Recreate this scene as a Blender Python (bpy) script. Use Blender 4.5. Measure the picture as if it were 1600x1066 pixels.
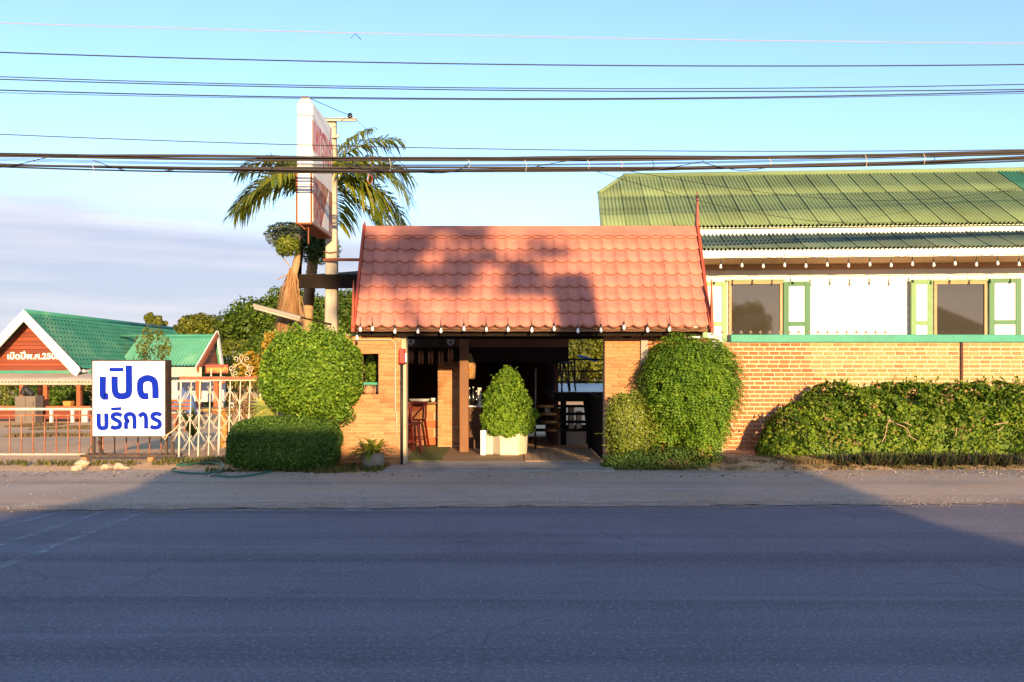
import bpy, bmesh, math, random
import numpy as np
from mathutils import Matrix, Vector

for o in list(bpy.data.objects):
    bpy.data.objects.remove(o, do_unlink=True)
SC = bpy.context.scene
COL = SC.collection
R = math.radians

# ------------------------------------------------------------------ camera
F_PX, HORIZON, EYE = 1350.0, 575.0, 1.6        # focal length and horizon row at 1600 px width
cam = bpy.data.cameras.new('camera')
cam.sensor_width = 36.0
cam.lens = 36.0 * F_PX / 1600.0
cam.shift_y = (HORIZON - 533.0) / 1600.0
cam.clip_start, cam.clip_end = 0.1, 3000.0
camo = bpy.data.objects.new('camera', cam)
camo.location = (0, 0, EYE)
camo.rotation_euler = (R(90), 0, 0)
COL.objects.link(camo)
SC.camera = camo

# ------------------------------------------------------------------ light
SUN_EL, SUN_AZ = 10.0, 12.0                      # low sun behind the viewer, a little to the right
sl = bpy.data.lights.new('sun', 'SUN')
sl.energy, sl.angle, sl.color = 3.5, R(0.55), (1.0, 0.69, 0.35)
so = bpy.data.objects.new('sun', sl)
travel = Vector((-math.sin(R(SUN_AZ)), math.cos(R(SUN_AZ)), -math.tan(R(SUN_EL))))
so.rotation_euler = travel.to_track_quat('-Z', 'Y').to_euler()
so.location = (6, -30, 12)
COL.objects.link(so)

world = bpy.data.worlds.new('World')
SC.world = world
world.use_nodes = True
wn, wl = world.node_tree.nodes, world.node_tree.links
wn.clear()
def wnode(t, **k):
    n = wn.new(t)
    for a, b in k.items():
        setattr(n, a, b)
    return n
sky = wnode('ShaderNodeTexSky', sky_type='NISHITA', sun_disc=False, sun_elevation=R(SUN_EL),
            sun_rotation=R(180 - SUN_AZ), altitude=10, air_density=1.0, dust_density=0.6, ozone_density=2.0)
SKY_NODE = sky
tc = wnode('ShaderNodeTexCoord')
sep = wnode('ShaderNodeSeparateXYZ')
wl.new(tc.outputs['Generated'], sep.inputs[0])
# thin evening cloud banks low in the sky: stretched noise over direction
mp = wnode('ShaderNodeMapping')
mp.inputs['Scale'].default_value = (1.7, 1.7, 24.0)
mp.inputs['Location'].default_value = (3.1, 0.4, 0.55)
wl.new(tc.outputs['Generated'], mp.inputs[0])
cn = wnode('ShaderNodeTexNoise')
cn.inputs['Scale'].default_value = 1.0
cn.inputs['Detail'].default_value = 5.0
cn.inputs['Roughness'].default_value = 0.5
wl.new(mp.outputs[0], cn.inputs['Vector'])
cr = wnode('ShaderNodeMapRange')
cr.inputs['From Min'].default_value, cr.inputs['From Max'].default_value = 0.42, 0.60
wl.new(cn.outputs['Fac'], cr.inputs['Value'])
# the upper rim of the bank wanders with a broad noise
mpb = wnode('ShaderNodeMapping')
mpb.inputs['Scale'].default_value = (1.6, 1.6, 5.0)
wl.new(tc.outputs['Generated'], mpb.inputs[0])
cb = wnode('ShaderNodeTexNoise')
cb.inputs['Scale'].default_value = 1.0
cb.inputs['Detail'].default_value = 6.0
wl.new(mpb.outputs[0], cb.inputs['Vector'])
zz = wnode('ShaderNodeMath', operation='MULTIPLY_ADD')
wl.new(cb.outputs['Fac'], zz.inputs[0]); zz.inputs[1].default_value = 0.16
zs = wnode('ShaderNodeMath', operation='ADD')
wl.new(sep.outputs['Z'], zs.inputs[0]); zs.inputs[1].default_value = -0.08
wl.new(zs.outputs[0], zz.inputs[2])
el = wnode('ShaderNodeMapRange', interpolation_type='SMOOTHSTEP')
el.inputs['From Min'].default_value, el.inputs['From Max'].default_value = 0.225, 0.145
wl.new(zz.outputs[0], el.inputs['Value'])
cm2 = wnode('ShaderNodeMath', operation='MULTIPLY')
wl.new(el.outputs[0], cm2.inputs[0]); cm2.inputs[1].default_value = 0.93
ccol = wnode('ShaderNodeMix', data_type='RGBA')
wl.new(cr.outputs[0], ccol.inputs[0])
ccol.inputs[6].default_value = (1.60, 1.73, 2.22, 1); ccol.inputs[7].default_value = (2.36, 2.20, 2.45, 1)
gain = wnode('ShaderNodeMix', data_type='RGBA', blend_type='MULTIPLY')
gain.inputs[0].default_value = 1.0
wl.new(sky.outputs[0], gain.inputs[6]); gain.inputs[7].default_value = (0.90, 0.93, 1.04, 1)
mx = wnode('ShaderNodeMix', data_type='RGBA')
wl.new(cm2.outputs[0], mx.inputs[0]); wl.new(gain.outputs[2], mx.inputs[6])
wl.new(ccol.outputs[2], mx.inputs[7])
CLOUD = mx
bg = wnode('ShaderNodeBackground')
bg.inputs['Strength'].default_value = 0.128
wl.new(mx.outputs[2], bg.inputs[0])
wo = wnode('ShaderNodeOutputWorld')
wl.new(bg.outputs[0], wo.inputs[0])

SC.view_settings.view_transform = 'Standard'
SC.view_settings.look = 'None'
SC.view_settings.exposure = 1.5
SC.view_settings.gamma = 1.0
SC.view_settings.use_curve_mapping = False
SC.render.engine = 'CYCLES'

# ------------------------------------------------------------------ helpers
rng = np.random.default_rng(7)
rnd = random.Random(11)

def W(px, py, Y):
    """photograph pixel at depth Y -> world point"""
    return ((px - 800.0) / F_PX * Y, Y, EYE + (HORIZON - py) / F_PX * Y)
def X(px, Y): return (px - 800.0) / F_PX * Y
def Z(py, Y): return EYE + (HORIZON - py) / F_PX * Y
def GY(py, z=0.0): return F_PX * (EYE - z) / (py - HORIZON)

FR = {}
def root(name, loc, label=None, cat=None, group=None, rotz=0.0, local=False):
    o = bpy.data.objects.new(name, None)
    o.empty_display_size = 0.2
    o.location = loc
    o.rotation_euler = (0, 0, rotz)
    COL.objects.link(o)
    m = Matrix.Translation(Vector(loc)) @ Matrix.Rotation(rotz, 4, 'Z')
    FR[o] = (m, Matrix.Identity(4) if local else m.inverted())   # second: frame in which children are given
    tag(o, label, cat, group)
    return o
def tag(o, label=None, cat=None, group=None, kind=None):
    if label: o['label'] = label
    if cat: o['category'] = cat
    if group: o['group'] = group
    if kind: o['kind'] = kind
    return o
def attach(o, parent):
    if parent is None: return
    o.parent = parent
    top = parent
    if parent in FR and parent.parent is None:
        o.matrix_parent_inverse = FR[parent][1]
    else:
        # part given in the frame of the root
        o.matrix_parent_inverse = FR[parent][1]
def register(o, parent):
    """frame for sub-parts of o (which share the frame of its root)"""
    FR[o] = (None, o.matrix_basis.inverted())

def put(name, me, mat, parent=None, loc=(0, 0, 0), rot=(0, 0, 0), scale=(1, 1, 1)):
    o = bpy.data.objects.new(name, me)
    o.location, o.rotation_euler, o.scale = loc, rot, scale
    if mat is not None and not me.materials:
        me.materials.append(mat)
    COL.objects.link(o)
    attach(o, parent)
    m = Matrix.LocRotScale(Vector(loc), o.rotation_euler.to_matrix().to_quaternion(), Vector(scale))
    FR[o] = (None, m.inverted())
    return o

class MB:
    def __init__(s):
        s.v, s.f = [], []
    def add(s, vs, fs):
        n = len(s.v)
        s.v.extend([tuple(p) for p in vs])
        s.f.extend([tuple(i + n for i in f) for f in fs])
        return s
    def box(s, x0, x1, y0, y1, z0, z1):
        if x0 > x1: x0, x1 = x1, x0
        if y0 > y1: y0, y1 = y1, y0
        if z0 > z1: z0, z1 = z1, z0
        v = [(x0,y0,z0),(x1,y0,z0),(x1,y1,z0),(x0,y1,z0),(x0,y0,z1),(x1,y0,z1),(x1,y1,z1),(x0,y1,z1)]
        return s.add(v, [(0,3,2,1),(4,5,6,7),(0,1,5,4),(1,2,6,5),(2,3,7,6),(3,0,4,7)])
    def hexa(s, b, t):
        """b, t: four bottom and four top points, counter-clockwise from above"""
        return s.add(list(b) + list(t), [(0,3,2,1),(4,5,6,7),(0,1,5,4),(1,2,6,5),(2,3,7,6),(3,0,4,7)])
    def bar(s, a, b, w, h=None, up=(0, 0, 1)):
        """rectangular bar from a to b"""
        h = w if h is None else h
        a, b = Vector(a), Vector(b)
        d = (b - a).normalized()
        u = Vector(up)
        if abs(d.dot(u)) > 0.98: u = Vector((0, 1, 0))
        r = d.cross(u).normalized() * (w / 2)
        q = r.normalized().cross(d).normalized() * (h / 2)
        vs = [a-r-q, a+r-q, a+r+q, a-r+q, b-r-q, b+r-q, b+r+q, b-r+q]
        return s.add(vs, [(0,3,2,1),(4,5,6,7),(0,1,5,4),(1,2,6,5),(2,3,7,6),(3,0,4,7)])
    def tube(s, pts, rad, n=6, caps=True):
        pts = [Vector(p) for p in pts]
        rs = rad if hasattr(rad, '__len__') else [rad] * len(pts)
        rings = []
        ref = Vector((0.13, 0.21, 1)).normalized()
        for i, p in enumerate(pts):
            d = (pts[min(i+1, len(pts)-1)] - pts[max(i-1, 0)]).normalized()
            u = d.cross(ref)
            if u.length < 0.05: u = d.cross(Vector((1, 0, 0)))
            u.normalize(); w = d.cross(u)
            rings.append([p + (u * math.cos(2*math.pi*k/n) + w * math.sin(2*math.pi*k/n)) * rs[i] for k in range(n)])
        vs = [q for r_ in rings for q in r_]
        fs = []
        for i in range(len(pts) - 1):
            for k in range(n):
                a, b = i*n+k, i*n+(k+1) % n
                fs.append((a, b, b+n, a+n))
        if caps:
            fs.append(tuple(range(n-1, -1, -1)))
            m = (len(pts)-1)*n
            fs.append(tuple(range(m, m+n)))
        return s.add(vs, fs)
    def lathe(s, prof, c, n=16, sx=1, sy=1, cap=True):
        vs, fs = [], []
        for r_, z in prof:
            for k in range(n):
                a = 2*math.pi*k/n
                vs.append((c[0]+r_*sx*math.cos(a), c[1]+r_*sy*math.sin(a), c[2]+z))
        for i in range(len(prof)-1):
            for k in range(n):
                a, b = i*n+k, i*n+(k+1) % n
                fs.append((a, b, b+n, a+n))
        if cap:
            fs.append(tuple(range(n-1, -1, -1)))
            m = (len(prof)-1)*n
            fs.append(tuple(range(m, m+n)))
        return s.add(vs, fs)
    def prism(s, poly, y0, y1):
        """polygon in (x, z), counter-clockwise seen from the front (-Y), extruded from y0 (front) to y1"""
        n = len(poly)
        vs = [(x, y0, z) for x, z in poly] + [(x, y1, z) for x, z in poly]
        fs = [tuple(range(n)), tuple(range(2*n-1, n-1, -1))]
        for i in range(n):
            j = (i+1) % n
            fs.append((i, i+n, j+n, j))
        return s.add(vs, fs)
    def build(s, name, mat, parent=None, smooth=False, bevel=0.0, auto=None):
        v = np.array(s.v, dtype=float)
        lo, hi = v.min(0), v.max(0)
        c = np.array([(lo[0]+hi[0])/2, (lo[1]+hi[1])/2, lo[2]])
        me = bpy.data.meshes.new(name)
        me.from_pydata([tuple(p) for p in (v - c)], [], s.f)
        me.update()
        if bevel > 0:
            bm = bmesh.new(); bm.from_mesh(me)
            bmesh.ops.bevel(bm, geom=[e for e in bm.edges if len(e.link_faces) == 2 and e.calc_face_angle(0) > 0.6],
                            offset=bevel, segments=1, affect='EDGES', clamp_overlap=True)
            bm.to_mesh(me); bm.free()
        if smooth:
            me.polygons.foreach_set('use_smooth', [True] * len(me.polygons))
        return put(name, me, mat, parent, loc=tuple(float(q) for q in c))

def np_mesh(name, verts, quads, mat, parent=None, smooth=False):
    """verts (N,3), quads (M,k) arrays"""
    verts = np.asarray(verts, dtype=np.float64)
    lo, hi = verts.min(0), verts.max(0)
    c = np.array([(lo[0]+hi[0])/2, (lo[1]+hi[1])/2, lo[2]])
    me = bpy.data.meshes.new(name)
    k = quads.shape[1]
    me.vertices.add(len(verts)); me.vertices.foreach_set('co', (verts - c).astype(np.float32).ravel())
    me.loops.add(quads.size); me.loops.foreach_set('vertex_index', quads.astype(np.int32).ravel())
    me.polygons.add(len(quads)); me.polygons.foreach_set('loop_start', np.arange(0, quads.size, k, dtype=np.int32))
    if smooth:
        me.polygons.foreach_set('use_smooth', np.ones(len(quads), dtype=bool))
    me.update(calc_edges=True)
    return put(name, me, mat, parent, loc=tuple(float(q) for q in c))

def unit(a):
    return a / np.maximum(np.linalg.norm(a, axis=1, keepdims=True), 1e-9)
def leaves(name, mat, parent, pos, nrm, length, width, droop=0.0, tilt=0.7, lv=0.35, along=None):
    """one folded quad per leaf; nrm: facing direction, tilt: randomness"""
    n = len(pos)
    N = unit(unit(nrm) + rng.normal(0, tilt, (n, 3)))
    A = rng.normal(0, 1, (n, 3)) if along is None else along + rng.normal(0, 0.35, (n, 3))
    A[:, 2] -= droop
    A = unit(A - N * np.sum(A * N, axis=1, keepdims=True))
    B = np.cross(N, A)
    L = length * (1 + rng.uniform(-lv, lv, (n, 1)))
    Wd = width * (1 + rng.uniform(-lv, lv, (n, 1)))
    p0 = pos - A * L * 0.5
    p1 = pos - A * L * 0.05 + B * Wd * 0.5 + N * Wd * 0.18
    p2 = pos + A * L * 0.5 - N * L * 0.10
    p3 = pos - A * L * 0.05 - B * Wd * 0.5 + N * Wd * 0.18
    v = np.stack([p0, p1, p2, p3], axis=1).reshape(-1, 3)
    q = np.arange(4 * n).reshape(n, 4)
    return np_mesh(name, v, q, mat, parent)

# ------------------------------------------------------------------ materials
MATS = {}
def nmix(nt, fac, a, b, bt='MIX'):
    n = nt.nodes.new('ShaderNodeMix'); n.data_type = 'RGBA'; n.blend_type = bt
    for i, s_ in ((0, fac), (6, a), (7, b)):
        if isinstance(s_, bpy.types.NodeSocket): nt.links.new(s_, n.inputs[i])
        elif isinstance(s_, (int, float)): n.inputs[i].default_value = s_ if i == 0 else (s_, s_, s_, 1)
        else: n.inputs[i].default_value = (*s_, 1)
    return n.outputs[2]
def noise(nt, vec, scale, detail=4, rough=0.55):
    n = nt.nodes.new('ShaderNodeTexNoise')
    n.inputs['Scale'].default_value = scale; n.inputs['Detail'].default_value = detail
    n.inputs['Roughness'].default_value = rough
    nt.links.new(vec, n.inputs['Vector'])
    return n.outputs['Fac']
def ramp(nt, val, lo, hi):
    n = nt.nodes.new('ShaderNodeMapRange')
    n.inputs['From Min'].default_value, n.inputs['From Max'].default_value = lo, hi
    nt.links.new(val, n.inputs['Value'])
    return n.outputs[0]
def pmat(name, col, rough=0.7, var=0.18, scale=3.0, bump=0.15, bscale=40.0, rand=0.0, metal=0.0, spec=0.4,
         stain=None, stain_scale=1.2, stain_lo=0.5, stain_hi=0.7, stain_amt=0.8, world_co=True, stretch=(1, 1, 1), hue=None, bdist=0.01):
    if name in MATS: return MATS[name]
    m = bpy.data.materials.new(name); m.use_nodes = True
    nt = m.node_tree; nd = nt.nodes; b = nd['Principled BSDF']
    if world_co:
        g = nd.new('ShaderNodeNewGeometry'); vec = g.outputs['Position']
    else:
        g = nd.new('ShaderNodeTexCoord'); vec = g.outputs['Object']
    if stretch != (1, 1, 1):
        mp_ = nd.new('ShaderNodeMapping'); mp_.inputs['Scale'].default_value = stretch
        nt.links.new(vec, mp_.inputs[0]); vec = mp_.outputs[0]
    f = ramp(nt, noise(nt, vec, scale, 5), 0.3, 0.7)
    c = nmix(nt, f, [q * (1 - var) for q in col], [min(1, q * (1 + var)) for q in col])
    f2 = ramp(nt, noise(nt, vec, scale * 9, 3), 0.25, 0.75)
    c = nmix(nt, 0.35, c, nmix(nt, f2, [q * (1 - var) for q in col], [min(1, q * (1 + var)) for q in col]))
    if stain is not None:
        sf = ramp(nt, noise(nt, vec, stain_scale, 6, 0.62), stain_lo, stain_hi)
        mu = nd.new('ShaderNodeMath'); mu.operation = 'MULTIPLY'; mu.inputs[1].default_value = stain_amt
        nt.links.new(sf, mu.inputs[0])
        c = nmix(nt, mu.outputs[0], c, stain)
    if rand > 0:
        oi = nd.new('ShaderNodeObjectInfo')
        mr = nd.new('ShaderNodeMapRange'); mr.inputs['To Min'].default_value = 1 - rand; mr.inputs['To Max'].default_value = 1 + rand
        nt.links.new(oi.outputs['Random'], mr.inputs['Value'])
        cc = nd.new('ShaderNodeCombineColor')
        for k in range(3): nt.links.new(mr.outputs[0], cc.inputs[k])
        c = nmix(nt, 1.0, c, cc.outputs[0], 'MULTIPLY')
        if hue is not None:
            wn_ = nd.new('ShaderNodeTexWhiteNoise'); wn_.noise_dimensions = '1D'
            nt.links.new(oi.outputs['Random'], wn_.inputs['W'])
            hf = ramp(nt, wn_.outputs['Value'], 0.0, 1.25)
            c = nmix(nt, hf, c, hue)
    nt.links.new(c, b.inputs['Base Color'])
    b.inputs['Roughness'].default_value = rough
    b.inputs['Metallic'].default_value = metal
    b.inputs['Specular IOR Level'].default_value = spec
    if bump > 0:
        bp = nd.new('ShaderNodeBump'); bp.inputs['Strength'].default_value = bump; bp.inputs['Distance'].default_value = bdist
        nt.links.new(noise(nt, vec, bscale, 4), bp.inputs['Height'])
        nt.links.new(bp.outputs[0], b.inputs['Normal'])
    MATS[name] = m
    return m
def roadmat(name, col, track, crack, speck=.35, warm=None):
    m = bpy.data.materials.new(name); m.use_nodes = True
    nt = m.node_tree; nd = nt.nodes; b = nd['Principled BSDF']
    g = nd.new('ShaderNodeNewGeometry'); P = g.outputs['Position']
    def mapped(sc_):
        q = nd.new('ShaderNodeMapping'); q.inputs['Scale'].default_value = sc_; nt.links.new(P, q.inputs[0]); return q.outputs[0]
    def mul(v, k):
        q = nd.new('ShaderNodeMath'); q.operation = 'MULTIPLY'; q.inputs[1].default_value = k; nt.links.new(v, q.inputs[0]); return q.outputs[0]
    c = nmix(nt, ramp(nt, noise(nt, P, .7, 5), .3, .7), [q * .86 for q in col], [q * 1.14 for q in col])
    # wheel paths and paver lanes running along the road
    c = nmix(nt, mul(ramp(nt, noise(nt, mapped((.03, 1.3, 1)), 1.0, 3), .48, .66), track), c, [q * .62 for q in col])
    c = nmix(nt, mul(ramp(nt, noise(nt, mapped((.05, 2.4, 1)), 1.7, 3), .55, .75), track), c, [min(1, q * 1.35) for q in col])
    # aggregate
    c = nmix(nt, mul(ramp(nt, noise(nt, P, 34, 4, .75), .53, .66), speck), c, [min(1, q * 1.9) for q in col])
    c = nmix(nt, mul(ramp(nt, noise(nt, P, 60, 3, .7), .55, .68), speck * 1.3), c, [q * .35 for q in col])
    # oil and damp stains
    c = nmix(nt, mul(ramp(nt, noise(nt, mapped((.7, 1.8, 1)), 1.1, 6, .65), .60, .72), .55), c, [q * .45 for q in col])
    # fine cracks
    wv = nd.new('ShaderNodeMix'); wv.data_type = 'RGBA'; wv.inputs[0].default_value = .25
    nzc = nd.new('ShaderNodeTexNoise'); nzc.inputs['Scale'].default_value = 2.5; nzc.inputs['Detail'].default_value = 5; nt.links.new(P, nzc.inputs['Vector'])
    nt.links.new(P, wv.inputs[6]); nt.links.new(nzc.outputs['Color'], wv.inputs[7])
    vo = nd.new('ShaderNodeTexVoronoi'); vo.feature = 'DISTANCE_TO_EDGE'; vo.inputs['Scale'].default_value = .75
    nt.links.new(wv.outputs[2], vo.inputs['Vector'])
    ck_ = ramp(nt, vo.outputs['Distance'], .010, .003)
    mk_ = ramp(nt, noise(nt, P, .35, 3), .50, .60)
    q = nd.new('ShaderNodeMath'); q.operation = 'MULTIPLY'; nt.links.new(ck_, q.inputs[0]); nt.links.new(mk_, q.inputs[1])
    c = nmix(nt, mul(q.outputs[0], crack), c, [q_ * .25 for q_ in col])
    if warm:   # wind-blown sand
        c = nmix(nt, mul(ramp(nt, noise(nt, mapped((.5, 1.2, 1)), .9, 6, .6), .45, .70), .7), c, warm)
    nt.links.new(c, b.inputs['Base Color']); b.inputs['Roughness'].default_value = .88; b.inputs['Specular IOR Level'].default_value = .25
    bp = nd.new('ShaderNodeBump'); bp.inputs['Strength'].default_value = .7; bp.inputs['Distance'].default_value = .006
    nt.links.new(noise(nt, P, 85, 3, .7), bp.inputs['Height']); nt.links.new(bp.outputs[0], b.inputs['Normal'])
    MATS[name] = m; return m
def leafmat(name, cols, trans=0.3, rough=0.5, spec=0.3):
    if name in MATS: return MATS[name]
    m = bpy.data.materials.new(name); m.use_nodes = True
    nt = m.node_tree; nd = nt.nodes; b = nd['Principled BSDF']
    g = nd.new('ShaderNodeNewGeometry')
    cr_ = nd.new('ShaderNodeValToRGB')
    e = cr_.color_ramp.elements
    while len(e) < len(cols): e.new(0.5)
    for i, c in enumerate(cols):
        e[i].position = i / (len(cols) - 1); e[i].color = (*c, 1)
    nt.links.new(g.outputs['Random Per Island'], cr_.inputs[0])
    # broad patches of lighter and darker growth
    f = ramp(nt, noise(nt, g.outputs['Position'], 2.3, 3), 0.35, 0.65)
    c = nmix(nt, f, nmix(nt, 1.0, cr_.outputs[0], (0.78, 0.82, 0.8), 'MULTIPLY'), nmix(nt, 1.0, cr_.outputs[0], (1.18, 1.12, 1.0), 'MULTIPLY'))
    nt.links.new(c, b.inputs['Base Color'])
    b.inputs['Roughness'].default_value = rough
    b.inputs['Specular IOR Level'].default_value = spec
    t = nd.new('ShaderNodeBsdfTranslucent'); nt.links.new(c, t.inputs[0])
    ms = nd.new('ShaderNodeMixShader'); ms.inputs[0].default_value = trans
    nt.links.new(b.outputs[0], ms.inputs[1]); nt.links.new(t.outputs[0], ms.inputs[2])
    nt.links.new(ms.outputs[0], nd['Material Output'].inputs[0])
    MATS[name] = m
    return m
# ================================================================== SETTING: ground, road, shoulder
M_ground = pmat('sandy_soil', (0.70, 0.43, 0.23), 0.95, 0.22, 0.5, 0.5, 9, stain=(0.33, 0.25, 0.11), stain_scale=0.35, stain_lo=0.58, stain_hi=0.78, stain_amt=.5, spec=0.1, bdist=0.03)
M_road = roadmat('asphalt', (0.178, 0.162, 0.186), .9, .35, .85)
M_shoulder = roadmat('worn_shoulder', (0.42, 0.325, 0.26), .7, .3, .7, warm=(.50, .33, .21))
M_conc = pmat('concrete', (0.34, 0.30, 0.26), 0.9, 0.15, 1.5, 0.3, 60, stain=(0.13, 0.12, 0.10), stain_scale=1.6, stain_lo=0.5, stain_hi=0.75, stain_amt=0.7, spec=0.2)
M_dirt = pmat('dry_dirt', (0.50, 0.32, 0.185), 0.96, 0.3, 2.0, 0.8, 25, stain=(0.12, 0.12, 0.04), stain_scale=2.2, stain_lo=0.5, stain_hi=0.68, spec=0.1, bdist=0.03)

def gz(y):
    t = min(1, max(0, (y - 15.5) / 26.0))
    return -0.02 - 1.05 * t * t * (3 - 2 * t)
def structure(o):
    o['kind'] = 'structure'; return o

xs = np.concatenate([np.linspace(-700, -40, 12), np.linspace(-36, 36, 49), np.linspace(40, 700, 12)])
ys = np.concatenate([np.linspace(-120, 0, 7), np.linspace(4, 70, 67), np.linspace(80, 1200, 16)])
gv = np.array([(x, y, gz(y) + (0.03 * math.sin(x * 1.3 + y * .7) * math.sin(y * .9 - x * .4) if y > 17 else 0)) for y in ys for x in xs])
nx = len(xs)
gq = np.array([(j*nx+i, j*nx+i+1, (j+1)*nx+i+1, (j+1)*nx+i) for j in range(len(ys)-1) for i in range(nx-1)])
structure(np_mesh('ground', gv, gq, M_ground, smooth=True))

EDGE = lambda x: 9.95 + 0.039 * x
RAG = random.Random(3)
def sheet(name, xs_, lo, hi, z, mat, ny=2, zfun=None):
    v, q = [], []
    for x in xs_:
        a, b = lo(x), hi(x)
        for k in range(ny):
            y = a + (b - a) * k / (ny - 1)
            v.append((x, y, z if zfun is None else zfun(x, y, k / (ny - 1))))
    for i in range(len(xs_) - 1):
        for k in range(ny - 1):
            q.append((i*ny+k, (i+1)*ny+k, (i+1)*ny+k+1, i*ny+k+1))
    return structure(np_mesh(name, np.array(v), np.array(q), mat, smooth=True))
sheet('road', np.linspace(-300, 300, 61), lambda x: 1.2 + 0.039 * x if abs(x) < 150 else 1.2, lambda x: EDGE(max(-40, min(40, x))) + 0.015 * math.sin(x * 9), 0.0, M_road)
wob = lambda x: 0.10 * math.sin(x * 1.1 + .5) + 0.06 * math.sin(x * 2.9) + 0.035 * math.sin(x * 7.3 + 1) + 0.02 * math.sin(x * 17)
sheet('road_shoulder', np.linspace(-40, 40, 801), lambda x: EDGE(x) - 0.03 + 0.025 * math.sin(x * 5.3) + 0.02 * math.sin(x * 13.7) + 0.03 * math.sin(x * 2.1 + 2) + RAG.uniform(-.025, .025), lambda x: (13.15 if x < -2 else 13.45) + wob(x) + (0.25 if x < -3.6 else 0), 0.008, M_shoulder)
sheet('far_shoulder', np.linspace(-40, 40, 41), lambda x: -4.5, lambda x: 1.3 + 0.039 * x, 0.006, M_shoulder)
MB().box(X(608, 14.0), X(952, 14.2), 13.30, 14.62, -0.02, 0.022).build('entrance_apron', M_conc, bevel=0.006)['kind'] = 'structure'
def mound(x, y, k):
    e = min(1, k * 3)
    return -0.01 + 0.15 * e * (1 - 0.25 * k) * min(1, max(0, (x - 2.0) / 0.6)) + 0.02 * math.sin(x * 4.1 + y * 3) * e + 0.012 * math.sin(x * 11 + y * 7) * e
sheet('dirt_verge', np.linspace(1.95, 14, 150), lambda x: 13.38 + wob(x) - 0.02, lambda x: 16.2, 0, M_dirt, ny=14, zfun=mound)

# drifted sand lying thinly over the broken edge of the asphalt
ms_ = bpy.data.materials.new('drifted_sand'); ms_.use_nodes = True
nt = ms_.node_tree; b = nt.nodes['Principled BSDF']
b.inputs['Base Color'].default_value = (0.42, 0.31, 0.22, 1); b.inputs['Roughness'].default_value = 0.95
g = nt.nodes.new('ShaderNodeNewGeometry')
mp_ = nt.nodes.new('ShaderNodeMapping'); mp_.inputs['Scale'].default_value = (.8, 2.2, 1); nt.links.new(g.outputs['Position'], mp_.inputs[0])
sx_ = nt.nodes.new('ShaderNodeSeparateXYZ'); nt.links.new(g.outputs['Position'], sx_.inputs[0])
m1 = nt.nodes.new('ShaderNodeMath'); m1.operation = 'MULTIPLY_ADD'; m1.inputs[1].default_value = -0.039
nt.links.new(sx_.outputs['X'], m1.inputs[0]); nt.links.new(sx_.outputs['Y'], m1.inputs[2])
m2 = nt.nodes.new('ShaderNodeMath'); m2.operation = 'ADD'; m2.inputs[1].default_value = -10.0; nt.links.new(m1.outputs[0], m2.inputs[0])
m3 = nt.nodes.new('ShaderNodeMath'); m3.operation = 'ABSOLUTE'; nt.links.new(m2.outputs[0], m3.inputs[0])
fd = ramp(nt, m3.outputs[0], .46, .0)
mm = nt.nodes.new('ShaderNodeMath'); mm.operation = 'MULTIPLY'
nt.links.new(fd, mm.inputs[0]); nt.links.new(ramp(nt, noise(nt, mp_.outputs[0], 3.0, 8, .72), .44, .66), mm.inputs[1])
tr = nt.nodes.new('ShaderNodeBsdfTransparent'); mxs = nt.nodes.new('ShaderNodeMixShader')
nt.links.new(mm.outputs[0], mxs.inputs[0]); nt.links.new(tr.outputs[0], mxs.inputs[1]); nt.links.new(b.outputs[0], mxs.inputs[2])
nt.links.new(mxs.outputs[0], nt.nodes['Material Output'].inputs[0])
sheet('sand_drift', np.linspace(-20, 20, 21), lambda x: EDGE(x) - .46, lambda x: EDGE(x) + .5, 0.012, ms_)

# worn white hatch lines on the road at the left
mk = bpy.data.materials.new('worn_road_paint'); mk.use_nodes = True
nt = mk.node_tree; b = nt.nodes['Principled BSDF']
b.inputs['Base Color'].default_value = (0.34, 0.35, 0.37, 1); b.inputs['Roughness'].default_value = 0.8
g = nt.nodes.new('ShaderNodeNewGeometry')
tr = nt.nodes.new('ShaderNodeBsdfTransparent'); ms = nt.nodes.new('ShaderNodeMixShader')
nt.links.new(ramp(nt, noise(nt, g.outputs['Position'], 7, 8, 0.7), 0.40, 0.72), ms.inputs[0])
nt.links.new(tr.outputs[0], ms.inputs[1]); nt.links.new(b.outputs[0], ms.inputs[2])
nt.links.new(ms.outputs[0], nt.nodes['Material Output'].inputs[0])
for k, (xa, ya, xb, yb) in enumerate([(-4.12, 6.2, -4.08, 9.55), (-4.66, 6.4, -4.55, 9.6), (-5.35, 7.0, -5.0, 9.6), (-5.95, 7.2, -5.6, 9.5), (-6.5, 7.2, -6.2, 9.5)]):
    q = MB().add([(xa-.06, ya, .004), (xa+.06, ya, .004), (xb+.06, yb, .004), (xb-.06, yb, .004)], [(0, 1, 2, 3)]).build('road_marking', mk)
    q['kind'] = 'structure'
q = MB().add([(X(533,9.75), 9.62, .0045), (X(583,9.75), 9.62, .0045), (X(583,9.75), 9.82, .0045), (X(533,9.75), 9.82, .0045)], [(0,1,2,3)]).build('road_marking', mk)
q['kind'] = 'structure'

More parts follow.
